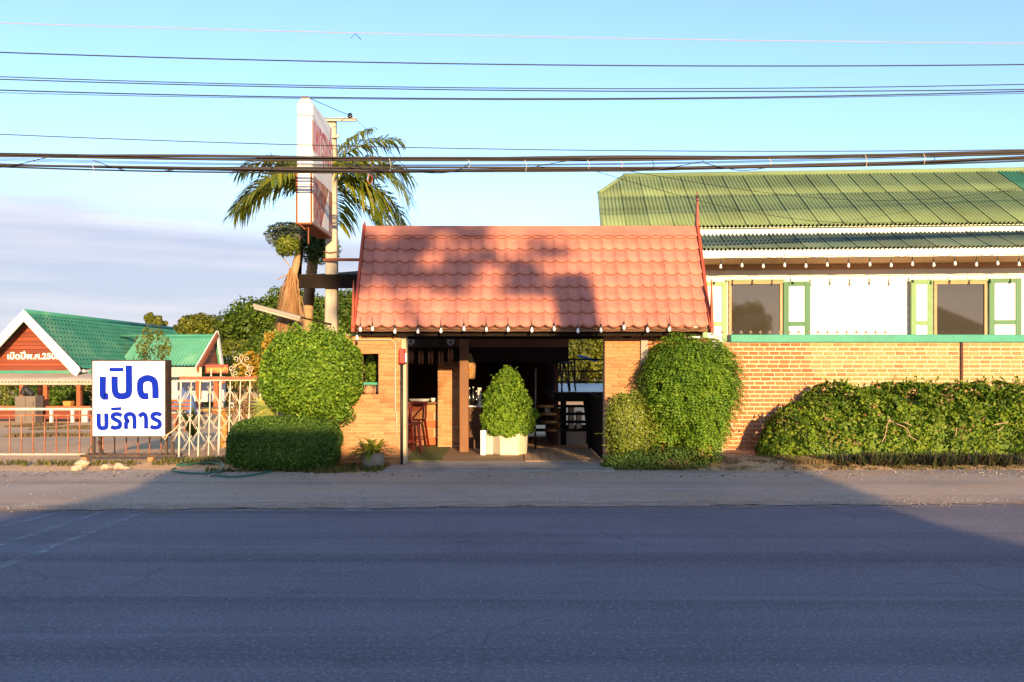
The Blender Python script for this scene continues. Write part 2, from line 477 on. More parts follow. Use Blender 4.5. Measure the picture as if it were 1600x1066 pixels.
# ================================================================== brick helpers
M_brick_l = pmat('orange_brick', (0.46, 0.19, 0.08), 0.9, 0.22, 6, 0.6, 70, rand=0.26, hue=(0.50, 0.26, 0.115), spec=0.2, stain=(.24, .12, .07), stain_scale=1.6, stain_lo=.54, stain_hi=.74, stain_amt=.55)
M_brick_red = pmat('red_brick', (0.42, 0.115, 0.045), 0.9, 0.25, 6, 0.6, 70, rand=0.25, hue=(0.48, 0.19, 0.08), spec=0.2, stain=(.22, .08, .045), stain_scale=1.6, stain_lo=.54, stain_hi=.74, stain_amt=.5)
M_brick_pale = pmat('pale_brick', (0.46, 0.215, 0.09), 0.9, 0.22, 6, 0.6, 70, rand=0.24, hue=(0.52, 0.30, 0.14), spec=0.2, stain=(.28, .14, .07), stain_scale=1.6, stain_lo=.54, stain_hi=.74, stain_amt=.5)
M_mortar = pmat('mortar', (0.49, 0.33, 0.20), 0.95, 0.2, 5, 0.6, 60, stain=(0.36, 0.24, 0.15), stain_scale=1.7, spec=0.1)
M_mortar_pale = pmat('pale_mortar', (0.62, 0.48, 0.315), 0.95, 0.15, 5, 0.6, 60, stain=(0.50, 0.38, 0.25), stain_scale=1.3, spec=0.1)
M_plaster = pmat('worn_plaster', (0.55, 0.44, 0.30), 0.95, 0.2, 3, 0.5, 40, stain=(0.40, 0.22, 0.12), stain_scale=3.0, spec=0.1)
BRK = {}
def brick_mesh(L, D, H, mat, k):
    key = (round(L, 3), round(D, 3), round(H, 3), mat.name, k)
    if key not in BRK:
        r_ = random.Random(hash(key) & 0xffff)
        bm = bmesh.new(); bmesh.ops.create_cube(bm, size=1)
        for v in bm.verts:
            v.co = Vector((v.co.x * L, v.co.y * D, v.co.z * H)) + Vector([r_.uniform(-.0035, .0035) for _ in range(3)])
        bmesh.ops.bevel(bm, geom=list(bm.edges), offset=min(.005, H * .12), segments=1, affect='EDGES')
        me = bpy.data.meshes.new('brick'); bm.to_mesh(me); bm.free(); me.materials.append(mat)
        BRK[key] = me
    return BRK[key]
def brick_rows(x0, x1, z0, z1, course, pitch, joint, seed, spans=None):
    """yield (xa, xb, zc) for running bond rows, top row first"""
    r_ = random.Random(seed); n = int(round((z1 - z0) / course)); out = []
    for i in range(n):
        zc = z1 - (i + .5) * course
        for (a, b_) in (spans(zc) if spans else [(x0, x1)]):
            x = a - (0 if i % 2 else pitch / 2) - r_.uniform(0, .02)
            while x < b_:
                w = pitch * r_.uniform(.93, 1.07)
                xa, xb = max(a, x) , min(b_, x + w)
                if xb - xa > .05: out.append((xa + joint/2, xb - joint/2, zc))
                x += w
    return out
def lay(parent, cells, yf, course, joint, mats, limit=300, depth=.05, pick=None):
    """bricks as parts; those past the limit joined into one part"""
    rest = {}; n = 0
    for (xa, xb, zc) in cells:
        h = course - joint
        mat = mats(xa, zc) if callable(mats) else mats
        yo = rnd.uniform(-.004, .004)
        if n < limit and (pick is None or pick(xa, xb, zc)):
            L = max(.04, round((xb - xa) / .02) * .02)
            me = brick_mesh(L, depth, h, mat, rnd.randrange(3))
            put('brick', me, None, parent, ((xa+xb)/2, yf + depth/2 + yo, zc), (0, 0, rnd.uniform(-.012, .012)), ((xb-xa)/L, 1, rnd.uniform(.94, 1.05)))
            n += 1
        else:
            rest.setdefault(mat, MB()).box(xa, xb, yf + yo, yf + depth, zc - h/2, zc + h/2)
    for mat, mb in rest.items():
        mb.build('brick_rest', mat, parent)['kind'] = 'stuff'
    return n

# ================================================================== BRICK BOUNDARY WALL at the right
YW = 15.6
M_teal = pmat('teal_paint', (0.03, 0.27, 0.19), 0.55, 0.15, 3, 0.2, 60, stain=(0.02, 0.14, 0.10), stain_scale=2.5, stain_lo=.55, stain_hi=.75, stain_amt=.6)
wall = root('brick_wall', (7.1, YW, 0), 'long brick boundary wall with teal coping behind the leafy hedge', 'wall')
zt = Z(535, YW)
core = MB().box(X(1128, YW), X(1258, YW), YW + .012, YW + .2, -0.3, zt).build('mortar_bed', pmat('tan_mortar', (0.62, 0.47, 0.31), .95, .18, 5, .6, 60, stain=(.42, .27, .16), stain_scale=1.4, spec=.1), wall)
MB().box(X(1258, YW) + .001, 10.6, YW + .010, YW + .2, -0.3, zt - .001).build('mortar_bed', M_mortar_pale, wall)
XS = X(1258, YW)
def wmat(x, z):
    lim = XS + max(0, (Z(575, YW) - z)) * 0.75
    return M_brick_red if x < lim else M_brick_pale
cells = brick_rows(X(1130, YW), 10.5, .12, zt - .005, .0772, .19, .02, 3)
vis = lambda xa, xb, zc: xa < X(1600, YW) and (zc > Z(603, YW) or (xa < X(1262, YW) - max(0, Z(603, YW) - zc) * .8))
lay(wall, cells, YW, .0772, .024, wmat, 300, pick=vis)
MB().box(X(1141, YW), 10.6, YW - .045, YW + .26, zt, Z(523, YW)).build('coping', M_teal, wall, bevel=.008)
M_rustpipe = pmat('brown_pipe', (0.12, 0.05, 0.03), 0.8, 0.2, 6, .2)
MB().tube([(X(1502, YW), YW - .02, 0.1), (X(1502, YW), YW - .02, zt - .003)], .022, 8).build('drain_pipe', M_rustpipe, wall, smooth=True)
M_ironspike = pmat('grey_iron', (0.13, 0.11, 0.09), 0.6, 0.2, 9, .1, metal=.4)
sp = MB()
sp.box(-.006, .006, -.006, .006, 0, .05).prism([(-.04, .03), (0, .045), (.04, .03), (0, .085)], -.007, .007)
spm = None
for k in range(19):
    p = (X(1113 + 15 * k, YW + .1), YW + .1, Z(523, YW) - .002)
    if spm is None:
        o = sp.build('spike', M_ironspike, wall); spm = o.data; o.location = p
    else:
        put('spike', spm, None, wall, p)

# ================================================================== WHITE HOUSE behind the wall
A = R(4.0)
HX, HY = 6.0, 17.1
sa, ca = math.sin(A), math.cos(A)
def H(px, py, ly):
    u, v = (px - 800) / F_PX, (HORIZON - py) / F_PX
    t = (ly + sa * HX + ca * HY) / (sa * u + ca)
    x, y = u * t, t
    return (ca * (x - HX) - sa * (y - HY), EYE + v * t)
house = root('white_house', (HX, HY, 0), 'white boarded house with faded green corrugated roof behind brick wall', 'house', rotz=-A, local=True)
M_white = pmat('white_paint', (0.80, 0.79, 0.75), 0.6, 0.05, 2, 0.1, 50, rand=.03)
M_wtrim = pmat('white_trim', (0.80, 0.79, 0.75), 0.55, 0.06, 2, .1, 40, stain=(.55, .52, .46), stain_scale=2, stain_lo=.62, stain_hi=.8, stain_amt=.5)
M_soffit = pmat('soffit_board', (0.52, 0.33, 0.18), 0.8, .12, 2, .1)
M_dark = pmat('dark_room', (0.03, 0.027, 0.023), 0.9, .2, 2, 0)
M_gpale = pmat('glare_green_paint', (0.17, 0.31, 0.14), 0.5, .12, 4, .1, stain=(.16, .27, .12), stain_scale=5)  # glare on left shutters put into a paler green, shared by the hoods
M_green = pmat('green_paint', (0.012, 0.135, 0.055), 0.5, .12, 4, .1, stain=(.02, .14, .06), stain_scale=5)
M_tan = pmat('tan_frame', (0.42, 0.27, 0.14), 0.6, .15, 4, .2)
M_glass = bpy.data.materials.new('window_glass'); M_glass.use_nodes = True
b = M_glass.node_tree.nodes['Principled BSDF']
b.inputs['Base Color'].default_value = (.05, .042, .03, 1); b.inputs['Roughness'].default_value = .03; b.inputs['IOR'].default_value = 1.9; b.inputs['Specular IOR Level'].default_value = .6
nt = M_glass.node_tree
g = nt.nodes.new('ShaderNodeNewGeometry')
nt.links.new(nmix(nt, ramp(nt, noise(nt, g.outputs['Position'], 14, 8, .75), .60, .90), (.045, .038, .028), (.15, .12, .075)), b.inputs['Base Color'])
LW = 1.22
L0, L1 = -4.15, 7.4
wins = []
for (xl, xr) in ((1138, 1222), (1458, 1541)):
    a0, zt_ = H(xl, 440, LW); a1, _ = H(xr, 440, LW)
    wins.append((a0, a1, 1.55, zt_))
# weatherboards, split around the windows
bh = .158
for i in range(26):
    z0 = -.2 + i * bh
    if z0 > 3.86: break
    spans = [(L0 + .75, L1 - .1)]
    for (a0, a1, w0, w1) in wins:
        if z0 + bh > w0 and z0 < w1:
            spans = [s for (p, q) in spans for s in ((p, min(q, a0)), (max(p, a1), q)) if s[1] - s[0] > .02]
    for (p, q) in spans:
        me = bpy.data.meshes.new('siding_board')
        me.from_pydata([(0, -.018, 0), (q-p, -.018, 0), (q-p, .01, 0), (0, .01, 0), (0, -.004, bh+.004), (q-p, -.004, bh+.004), (q-p, .012, bh+.004), (0, .012, bh+.004)], [],
                       [(0,3,2,1),(4,5,6,7),(0,1,5,4),(1,2,6,5),(2,3,7,6),(3,0,4,7)])
        put('siding_board', me, M_white, house, (p, LW, z0))
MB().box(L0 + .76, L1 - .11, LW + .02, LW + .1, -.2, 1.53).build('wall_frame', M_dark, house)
MB().box(L0 + .76, L1 - .11, LW + 5.0, LW + 5.1, -.2, 4.4).build('rear_wall', M_white, house)
for xx in (L0 + .75, L1 - .21):
    MB().box(xx, xx + .1, LW + .1, LW + 5.0, -.2, 4.4).build('side_wall', M_white, house)
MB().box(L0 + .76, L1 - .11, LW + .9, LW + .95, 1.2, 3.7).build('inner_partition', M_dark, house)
for (a0, a1, w0, w1) in wins:
    fr = MB()
    for (p, q, r_, s_) in ((a0, a1, w1 - .065, w1), (a0, a0 + .06, w0, w1 - .066), (a1 - .06, a1, w0, w1 - .066), (a0 + .061, a1 - .061, w0, w0 + .06)):
        fr.box(p, q, LW - .055, LW + .03, r_, s_)
    f_ = fr.build('window_frame', M_tan, house, bevel=.006)
    MB().box(a0 + .062, a1 - .062, LW - .022, LW - .014, w0 + .062, w1 - .067).build('pane', M_glass, f_)
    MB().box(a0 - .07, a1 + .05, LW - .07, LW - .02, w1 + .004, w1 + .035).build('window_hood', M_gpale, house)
    MB().box(a0 - .002, a1 + .002, LW - .015, LW + .03, w1 + .001, w1 + .17).build('window_lintel', M_white, house)
# shutters: (outer px, inner px, top px, side, colour)
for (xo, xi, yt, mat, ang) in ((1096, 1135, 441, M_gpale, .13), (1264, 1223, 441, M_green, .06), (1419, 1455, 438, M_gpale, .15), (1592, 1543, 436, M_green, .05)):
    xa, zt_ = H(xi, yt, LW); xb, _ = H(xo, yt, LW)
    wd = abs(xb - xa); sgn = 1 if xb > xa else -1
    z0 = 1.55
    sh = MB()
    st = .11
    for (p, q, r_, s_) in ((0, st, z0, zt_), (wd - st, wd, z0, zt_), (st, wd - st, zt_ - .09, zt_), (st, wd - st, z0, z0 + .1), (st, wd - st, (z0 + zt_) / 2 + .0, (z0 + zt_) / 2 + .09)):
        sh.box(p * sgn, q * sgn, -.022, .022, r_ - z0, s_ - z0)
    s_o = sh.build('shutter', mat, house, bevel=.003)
    s_o.location = (0, 0, 0)
    me = s_o.data
    cx = wd / 2 * sgn
    s_o.location = (xa + cx * math.cos(ang), LW - .06 - abs(cx) * math.sin(ang), z0)
    s_o.rotation_euler = (0, 0, -ang * sgn)
    pn = MB().box(-(wd/2 - st + .004), wd/2 - st + .004, -.008, .008, .05, zt_ - z0 - .04)
    p_ = pn.build('shutter_panel', M_white)
    p_.parent = s_o; p_.location = (0, 0.004, .05)
    hp = MB().box(-.015, .015, -.03, -.022, 0, .06).build('shutter_latch', M_ironspike); hp.parent = s_o; hp.location = (-(wd/2 - .05) * sgn, 0, .55)
# eaves
zf = H(1300, 388, 0)[1]; zb = H(1300, 402, 0)[1]
MB().box(L0, L1, 0, .03, zb, zf - .01).build('fascia', M_wtrim, house, bevel=.004)
MB().box(L0 + .01, L1 - .01, .032, LW - .02, zb + .005, zb + .02).build('soffit', M_soffit, house)
MB().box(L0 + .76, L1 - .12, LW - .05, LW - .021, zb - .11, zb + .004).build('wall_plate', M_soffit, house)
# corrugated roofs: sheets as parts
def corr_mesh(name, w, length, rise, run, amp, nper, mat, lip=.012):
    amp *= 1.3
    """sheet running up from the origin: x across, slope along +y/+z"""
    n = nper * 6
    v, f = [], []
    s = Vector((0, run, rise)).normalized(); nn = Vector((0, -s.z, s.y))
    for j, t in enumerate((0, length * .5, length)):
        for i in range(n + 1):
            h = amp * math.sin(2 * math.pi * nper * i / n) + lip * (1 - t / length) + .011 * (1 - i / n)
            p = Vector((w * i / n, 0, 0)) + s * t + nn * h
            v.append(p)
    for i in range(n + 1):
        v.append(v[i] - nn * .008 )
    for j in range(2):
        for i in range(n):
            a = j*(n+1)+i
            f.append((a, a+1, a+n+2, a+n+1))
    b0 = 3*(n+1)
    for i in range(n):
        f.append((b0+i, b0+i+1, i+1, i))
    me = bpy.data.meshes.new(name); me.from_pydata([tuple(p) for p in v], [], f); me.update()
    me.polygons.foreach_set('use_smooth', [i < 2*n for i in range(len(me.polygons))])
    me.materials.append(mat)
    return me
M_roofg = pmat('faded_green_sheet', (0.19, 0.255, 0.125), 0.9, .14, 1.4, .3, 30, rand=.10, stain=(.13, .16, .06), stain_scale=1.0, stain_lo=.5, stain_hi=.75, stain_amt=.6, spec=.2)
M_roofn = pmat('newer_green_sheet', (0.05, 0.19, 0.12), 0.8, .14, 1.4, .3, 30, rand=.10, spec=.2)
M_rooft = pmat('grey_green_sheet', (0.115, 0.155, 0.115), 0.85, .16, 1.4, .3, 30, rand=.18, stain=(.06, .13, .12), stain_scale=2.0, stain_lo=.45, stain_hi=.65, stain_amt=.6, spec=.2)
SW = .50
# lower skirt roof
lr_run, lr_rise = 1.35, .56
lowr = MB().add([(L0 + .02, .05, zf - .035), (L1 - .02, .05, zf - .035), (L1 - .02, lr_run, zf + lr_rise - .045), (L0 + .02, lr_run, zf + lr_rise - .045)], [(0, 1, 2, 3), (3, 2, 1, 0)][:1]).build('skirt_roof', M_soffit, house)
me = corr_mesh('roof_sheet', SW, math.hypot(lr_run + .08, lr_rise + .03), lr_rise, lr_run, .018, 6, M_rooft)
k = 0
x = L0 - .05
while x < L1:
    put('roof_sheet', me, None, lowr, (x, -.09, zf - .012)); x += SW; k += 1
# upper wall band and upper roof
UE = .95
zu = H(1300, 352, UE)[1]
MB().box(L0 + .06, L1, UE + .04, UE + .08, zf + .30, zu - .012).build('upper_fascia', M_wtrim, house, bevel=.004)
UR, URISE = 3.05, 1.74
upr = MB()
slope = URISE / UR
def up_pt(x, t): return (x, UE + UR * t, zu + URISE * t - .05)
upr.add([up_pt(L0 + .1, 0), up_pt(L1, 0), up_pt(L1, 1), up_pt(L0 + .7, 1), up_pt(L0 + .1, .66)], [(0, 1, 2, 3, 4)])
upr.add([(L0 + .1, UE + 2*UR, zu - .05), (L1, UE + 2*UR, zu - .05), up_pt(L1, 1), up_pt(L0 + .7, 1), (L0 + .1, UE + 2*UR - UR*.66, zu + URISE*.66 - .05)], [(4, 3, 2, 1, 0)])
upr.add([up_pt(L0 + .1, .66), up_pt(L0 + .7, 1), (L0 + .1, UE + 2*UR - UR*.66, zu + URISE*.66 - .05)], [(0, 1, 2)])
upr.add([up_pt(L0 + .1, 0), up_pt(L0 + .1, .66), (L0 + .1, UE + 2*UR - UR*.66, zu + URISE*.66 - .05), (L0 + .1, UE + 2*UR, zu - .05)], [(0, 1, 2, 3)])
uro = upr.build('main_roof', M_roofg, house)
L = math.hypot(UR, URISE)
me_lo = corr_mesh('roof_sheet', SW, L * .58, URISE, UR, .02, 6, M_roofg, .02)
me_up = corr_mesh('roof_sheet', SW, L * .46, URISE, UR, .02, 6, M_roofg, .012)
me_lo_n = me_lo.copy(); me_lo_n.materials[0] = M_roofn
me_up_n = me_up.copy(); me_up_n.materials[0] = M_roofn
def clipped(me_, x, t0):
    """clip a sheet of the first columns along the half-hip edge"""
    bm = bmesh.new(); bm.from_mesh(me_)
    bmesh.ops.translate(bm, verts=bm.verts, vec=(x, UE + UR*t0, zu + URISE*t0))
    p1, p2 = Vector((L0, UE + UR*.66, zu + URISE*.66)), Vector((L0 + .66, UE + UR, zu + URISE))
    d = (p2 - p1).normalized(); nrm = d.cross(Vector((0, -URISE, UR)).normalized())
    if nrm.x > 0: nrm = -nrm
    bmesh.ops.bisect_plane(bm, geom=bm.verts[:] + bm.edges[:] + bm.faces[:], plane_co=p1, plane_no=nrm, clear_outer=True)
    bmesh.ops.translate(bm, verts=bm.verts, vec=(-x, -(UE + UR*t0), -(zu + URISE*t0)))
    m2 = bpy.data.meshes.new('roof_sheet'); bm.to_mesh(m2); bm.free(); m2.materials.append(M_roofg)
    return m2
k = 0; x = L0
xn = H(1585, 300, UE + 1.5)[0]
while x < L1 - .01:
    new = x > xn
    put('roof_sheet', me_lo_n if new else me_lo, None, uro, (x, UE - .05, zu - .012))
    mu = me_up_n if (new and k % 2) else me_up
    if x < L0 + .9: mu = clipped(me_up, x, .55)
    put('roof_sheet', mu, None, uro, (x, UE + UR*.55, zu + URISE*.55))
    x += SW; k += 1
MB().tube([(L0 + .60, UE + UR, zu + URISE + .02), (L1, UE + UR, zu + URISE + .02)], .075, 8).build('ridge_cap', M_roofg, house, smooth=True)
MB().tube([(L0 - .02, UE + UR*.64, zu + URISE*.64 + .02), (L0 + .64, UE + UR, zu + URISE + .03)], .05, 8).build('hip_cap', M_roofg, house, smooth=True)
MB().bar((L0 - .02, UE - .04, zu), (L0 - .02, UE + UR*.66, zu + URISE*.66), .05, .10).build('verge_trim', M_roofg, house)

# ================================================================== string lights
M_bulb = pmat('frosted_bulb', (0.85, 0.83, 0.78), 0.25, .02, 3, 0, spec=.5)
M_sock = pmat('black_socket', (0.02, 0.02, 0.02), 0.5, .1, 3, 0)
M_wire = pmat('black_cable', (0.018, 0.016, 0.016), 0.6, .2, 3, 0)
M_wire_br = pmat('brown_cable', (0.045, 0.034, 0.030), 0.7, .3, 2, 0)
bulb_me = None
def bulb_profile(s):
    return [(.003*s, -.115*s), (.018*s, -.11*s), (.031*s, -.09*s), (.033*s, -.072*s), (.026*s, -.045*s), (.017*s, -.025*s), (.016*s, -.012*s)]
def string_light(label, pts_bulb, sag_pts, s, group=None, base=None):
    t = root('string_light', base, label, 'string light', group)
    MB().tube(sag_pts, .006, 5).build('cable', M_wire, t)
    bm_, sm_ = None, None
    for (x, y, z, drop) in pts_bulb:
        if bm_ is None:
            bo = MB().lathe(bulb_profile(s), (0, 0, 0), 12).build('bulb', M_bulb, t, smooth=True)
            # keep the mesh origin at the socket
            for v in bo.data.vertices: v.co.z -= .115 * s
            bm_ = bo.data; bo.location = (x, y, z - drop)
            FR[bo] = (None, Matrix.Translation(bo.location).inverted())
        else:
            bo = put('bulb', bm_, None, t, (x, y, z - drop))
        if sm_ is None:
            so_ = MB().lathe([(.015*s, -.016*s), (.018*s, .0), (.017*s, .05*s), (.006*s, .065*s)], (0, 0, 0), 10).tube([(0, 0, .06*s), (0, 0, .06*s + .1)], .004, 5).build('socket', M_sock, bo, smooth=True)
            for v in so_.data.vertices: v.co.z -= .016 * s
            sm_ = so_.data; so_.location = (x, y, z - drop)
        else:
            put('socket', sm_, None, bo, (x, y, z - drop))
        # origins: parent inverse already maps root frame
    return t
Yb = 13.82
bx = [558, 563, 582, 617, 653, 689, 725, 760, 794, 831, 866, 903, 939, 975, 1012, 1046]
by = [534, 521, 520, 524, 524, 523, 520, 521, 521, 522, 520, 523, 522, 518, 522, 521]
pts = [(X(p, Yb), Yb, Z(q - 11, Yb), .0) for p, q in zip(bx, by)]
string_light('string of white bulbs under the eave of the red tiled roof', pts,
             [W(540, 516, Yb), *[(X(p, Yb), Yb, Z(514.5 + (k % 2) * .8, Yb)) for k, p in enumerate(range(555, 1101, 20))]], .78, 'string lights', (X(830, Yb), Yb, Z(530, Yb)))
hb = []
wl_pts = []
for k in range(17):
    lx = H(1126 + 33.3 * k, 400, -.12)
    wp = Vector((HX, HY, 0)) + Vector((ca * lx[0] + sa * -.12, -sa * lx[0] + ca * -.12, 0))
    zc = zb + .015 + (0.02 if k % 2 else 0)
    hb.append((wp.x, wp.y, zc - .14, 0))
    wl_pts.append((wp.x, wp.y, zc - .01)); wl_pts.append((wp.x + .22, wp.y - .01, zc - .035))
string_light('string of white bulbs along the white house fascia', hb, wl_pts, .85, 'string lights', (hb[0][0], hb[0][1], zb - .3))
# ================================================================== GATEHOUSE with the red tiled roof
M_tile = pmat('salmon_tile', (0.49, 0.19, 0.14), 0.6, .09, 3, .12, 40, rand=.085, stain=(.28, .105, .085), stain_scale=2.6, stain_lo=.48, stain_hi=.75, stain_amt=.65, spec=.25)
M_redb = pmat('red_brown_board', (0.34, 0.06, 0.03), 0.6, .18, 4, .2)
M_wood = pmat('brown_wood', (0.21, 0.095, 0.042), 0.75, .25, 4, .4, 25, stretch=(1, 1, .25))
M_woodd = pmat('dark_wood', (0.018, 0.013, 0.010), 0.95, .3, 4, .3, spec=.08)
YE, ZE, YR, ZR = 13.9, Z(511, 13.9), 14.85, Z(360, 14.85)
XL, XR = X(557, YE), X(1106, YE)
gate = root('gatehouse', ((XL + XR) / 2, 14.85, 0), 'entrance gatehouse with steep salmon red tiled roof on brick pillars', 'gatehouse')
es = Vector((0, YR - YE, ZR - ZE)); SL = es.length; es.normalize()
en = Vector((0, -es.z, es.y))
ncol = 28; tw = (XR - XL) / ncol; nrow = 7.7; tl = SL / nrow
def tile_mesh(w, l):
    n = 12; v, f = [], []
    prof = [.034 * (.5 + .5 * math.cos(2 * math.pi * i / n)) ** 2.4 + .013 * (1 - i / n) for i in range(n + 1)]
    for t, lift in ((0, .036), (l * .5, .020), (l + .012, .004)):
        for i in range(n + 1):
            dip = -.022 * math.sin(math.pi * i / n) if t == 0 else 0      # scalloped lower edge
            v.append(Vector((w * i / n, 0, 0)) + es * (t + dip) + en * (prof[i] + lift))
    for i in range(n + 1):
        v.append(v[i] - en * .04)
    for j in range(2):
        for i in range(n):
            a = j*(n+1)+i; f.append((a, a+1, a+n+2, a+n+1))
    b0 = 3*(n+1)
    for i in range(n): f.append((b0+i, b0+i+1, i+1, i))
    me = bpy.data.meshes.new('roof_tile'); me.from_pydata([tuple(p) for p in v], [], f); me.update()
    me.polygons.foreach_set('use_smooth', [i < 2*n for i in range(len(me.polygons))])
    me.materials.append(M_tile); return me
rs = MB()
o_ = -en * .006
rs.add([Vector((XL, YE + .03, ZE + .03)) + o_, Vector((XR, YE + .03, ZE + .03)) + o_, Vector((XR, YR, ZR)) + o_, Vector((XL, YR, ZR)) + o_], [(0, 1, 2, 3)])
rs.add([(XL, 2*YR - YE, ZE), (XR, 2*YR - YE, ZE), Vector((XR, YR, ZR)) + o_, Vector((XL, YR, ZR)) + o_], [(3, 2, 1, 0)])
groof = rs.build('roof', M_tile, gate)
tme = tile_mesh(tw, tl); tme_top = tile_mesh(tw, tl * .7)
for r_ in range(8):
    for c_ in range(ncol):
        p = Vector((XL + c_ * tw, YE, ZE)) + es * (tl * r_) + en * rnd.uniform(-.001, .001)
        put('roof_tile', tme if r_ < 7 else tme_top, None, groof, tuple(p), (rnd.uniform(-.006, .006), 0, rnd.uniform(-.006, .006)))
# ridge cap: folded sheet with a rolled lower edge
rc = MB()
for s_ in (-1, 1):
    q = Vector((0, s_ * (YR - YE), -(ZR - ZE))).normalized(); n2 = Vector((0, s_ * es.z, es.y))
    a = Vector((XL - .01, YR, ZR + .045)); d_ = Vector((XR - XL + .02, 0, 0))
    p0, p1 = a + n2 * .03, a + q * .19 + n2 * .045
    rc.add([p0, p0 + d_, p1 + d_, p1], [(0, 3, 2, 1) if s_ > 0 else (0, 3, 2, 1)])
    rc.tube([p1, p1 + d_], .014, 6)
rc.tube([(XL - .01, YR, ZR + .045), (XR + .01, YR, ZR + .045)], .035, 8)
rc.build('ridge_cap', M_tile, gate, smooth=False)
# bargeboards, finials and eave horns
for (xx, top, nm) in ((XL - .03, Z(346, 14.85), 'l'), (XR + .03, Z(299, 14.85), 'r')):
    bb = MB()
    for s_ in (-1, 1):
        a = Vector((xx, YR + s_ * (YE - YR) * -1 if s_ > 0 else YE, ZE)) ; a = Vector((xx, YR - s_ * (YR - YE) * 1.03, ZE - .05))
        b_ = Vector((xx, YR, ZR + .05))
        bb.bar(a, b_, .045, .17, up=(0, -s_ * 1, .6))
    bb.build('bargeboard', M_redb, gate)
    z0 = ZR - .05
    MB().hexa([(xx-.03, YR-.10, z0), (xx+.03, YR-.10, z0), (xx+.03, YR+.10, z0), (xx-.03, YR+.10, z0)],
              [(xx-.006, YR-.015, top), (xx+.006, YR-.015, top), (xx+.006, YR+.015, top), (xx-.006, YR+.015, top)]).build('finial', M_redb, gate)
    for s_ in (-1, 1):
        yy = YR + s_ * (YR - YE) * 1.02
        dx = .02 if nm == 'r' else -.02
        MB().hexa([(xx-.02+dx, yy-.07, ZE-.08), (xx+.03+dx, yy-.07, ZE-.08), (xx+.03+dx, yy+.07, ZE-.08), (xx-.02+dx, yy+.07, ZE-.08)],
                  [(xx+dx, yy-.02, ZE+.74), (xx+.012+dx, yy-.02, ZE+.74), (xx+.012+dx, yy+.02, ZE+.74), (xx+dx, yy+.02, ZE+.74)]).build('eave_horn', M_redb, gate)
MB().box(XL + .01, XR - .01, YE + .03, YE + .06, ZE - .075, ZE - .003).build('eave_board', M_wood, gate, bevel=.004)
MB().box(XL + .05, XR - .05, YE + .16, YE + .26, ZE - .14, ZE - .02).build('eave_beam', M_woodd, gate)
MB().box(XL + .05, XR - .05, 2*YR - YE - .26, 2*YR - YE - .16, ZE - .14, ZE - .02).build('eave_beam', M_woodd, gate)
# left brick pier with the little window
YP = 14.2
px0, px1, pzt = -3.05, X(626, YP), Z(525, YP)
hx0, hx1, hz0, hz1 = X(562, YP), X(591, YP), Z(617, YP), Z(553, YP)
pc = MB()
D0, D1 = YP + .024, YP + .36
pc.box(px0, hx0, D0, D1, -.05, pzt).box(hx1, px1, D0, D1, -.05, pzt).box(hx0, hx1, D0, D1, -.05, hz0).box(hx0, hx1, D0, D1, hz1, pzt)
lp = pc.build('left_pier', M_mortar, gate)
def sp_l(z): return [(px0, hx0), (hx1, px1)] if hz0 - .02 < z < hz1 + .02 else [(px0, px1)]
zmid = Z(641, YP)
lay(lp, [c for c in brick_rows(px0, px1, zmid, pzt - .004, .0735, .25, .010, 5, sp_l)], YP, .0735, .009, M_brick_l, 300, pick=lambda a, b, z: b > X(548, YP))
lay(lp, brick_rows(px0, px1, .0, zmid - .002, .058, .21, .016, 6), YP, .058, .016, lambda x, z: M_brick_l if z < .35 else M_brick_pale, 300, pick=lambda a, b, z: b > X(560, YP))
MB().box(px1 + .001, X(634, YP), YP + .06, YP + .30, -.02, pzt).build('door_jamb', M_plaster, gate, bevel=.008)
MB().box(px0, px1, YP - .02, YP + .36, pzt + .001, pzt + .03).build('pier_cap', M_plaster, gate)
# right brick pier
YQ = 14.45
rx0, rx1, rzt = X(945, YQ), 3.35, Z(528, YQ)
rp = MB().box(rx0, rx1, YQ + .022, YQ + .3, -.05, rzt - .01).build('right_pier', M_mortar, gate)
lay(rp, brick_rows(rx0, rx1, .0, rzt, .0556, .25, .008, 9), YQ, .0556, .009, M_brick_l, 300, pick=lambda a, b, z: a < X(1003, YQ) or (z > rzt - .12))
for k in range(7):
    if k == 2: continue
    me = brick_mesh(.13, .12, .05, M_brick_l, k % 3)
    put('brick', me, None, rp, (rx0 + .07 + k * .15, YQ + .07, rzt + .027), (0, 0, rnd.uniform(-.06, .06)))
MB().box(X(1001, YQ), X(1012, YQ), YQ - .05, YQ + .02, -.05, Z(530, YQ)).build('cement_post', M_conc, gate)
# conduit on the left pier
M_pvc = pmat('grey_conduit', (0.50, 0.42, 0.33), 0.6, .08, 3, 0)
zc_ = Z(531, YP)
MB().tube([(X(500, YP), YP - .02, zc_), (X(610, YP), YP - .02, zc_), (X(615, YP), YP - .02, zc_ - .02), (X(618, YP), YP - .02, zc_ - .06), (X(618, YP), YP - .02, Z(640, YP)), (X(620, YP), YP - .02, Z(648, YP)), (X(620, YP), YP - .02, Z(690, YP))], .011, 6).build('conduit', M_pvc, gate, smooth=True)
# teal rail and jars inside the window
MB().box(hx0 - .05, hx1 + .05, YP + .40, YP + .44, Z(602, YP), Z(598, YP)).build('window_rail', M_teal, gate)
grl = MB()
for k in range(9):
    xx = hx0 + .01 + k * .035
    grl.box(xx, xx + .006, YP + .415, YP + .425, hz0 + .03, Z(602, YP))
grl.build('rail_grille', M_pvc, gate)
M_clay = pmat('clay', (0.42, 0.22, 0.12), 0.85, .2, 5, .2)
jar = root('clay_jar', (X(572, YP), YP + .25, hz0), 'round clay jar standing in the small window of the left brick pier', 'jar')
MB().lathe([(.05, 0), (.085, .03), (.095, .07), (.07, .11), (.045, .125), (.05, .14)], (X(573, YP), YP + .22, hz0), 18).build('jar_body', M_clay, jar, smooth=True)
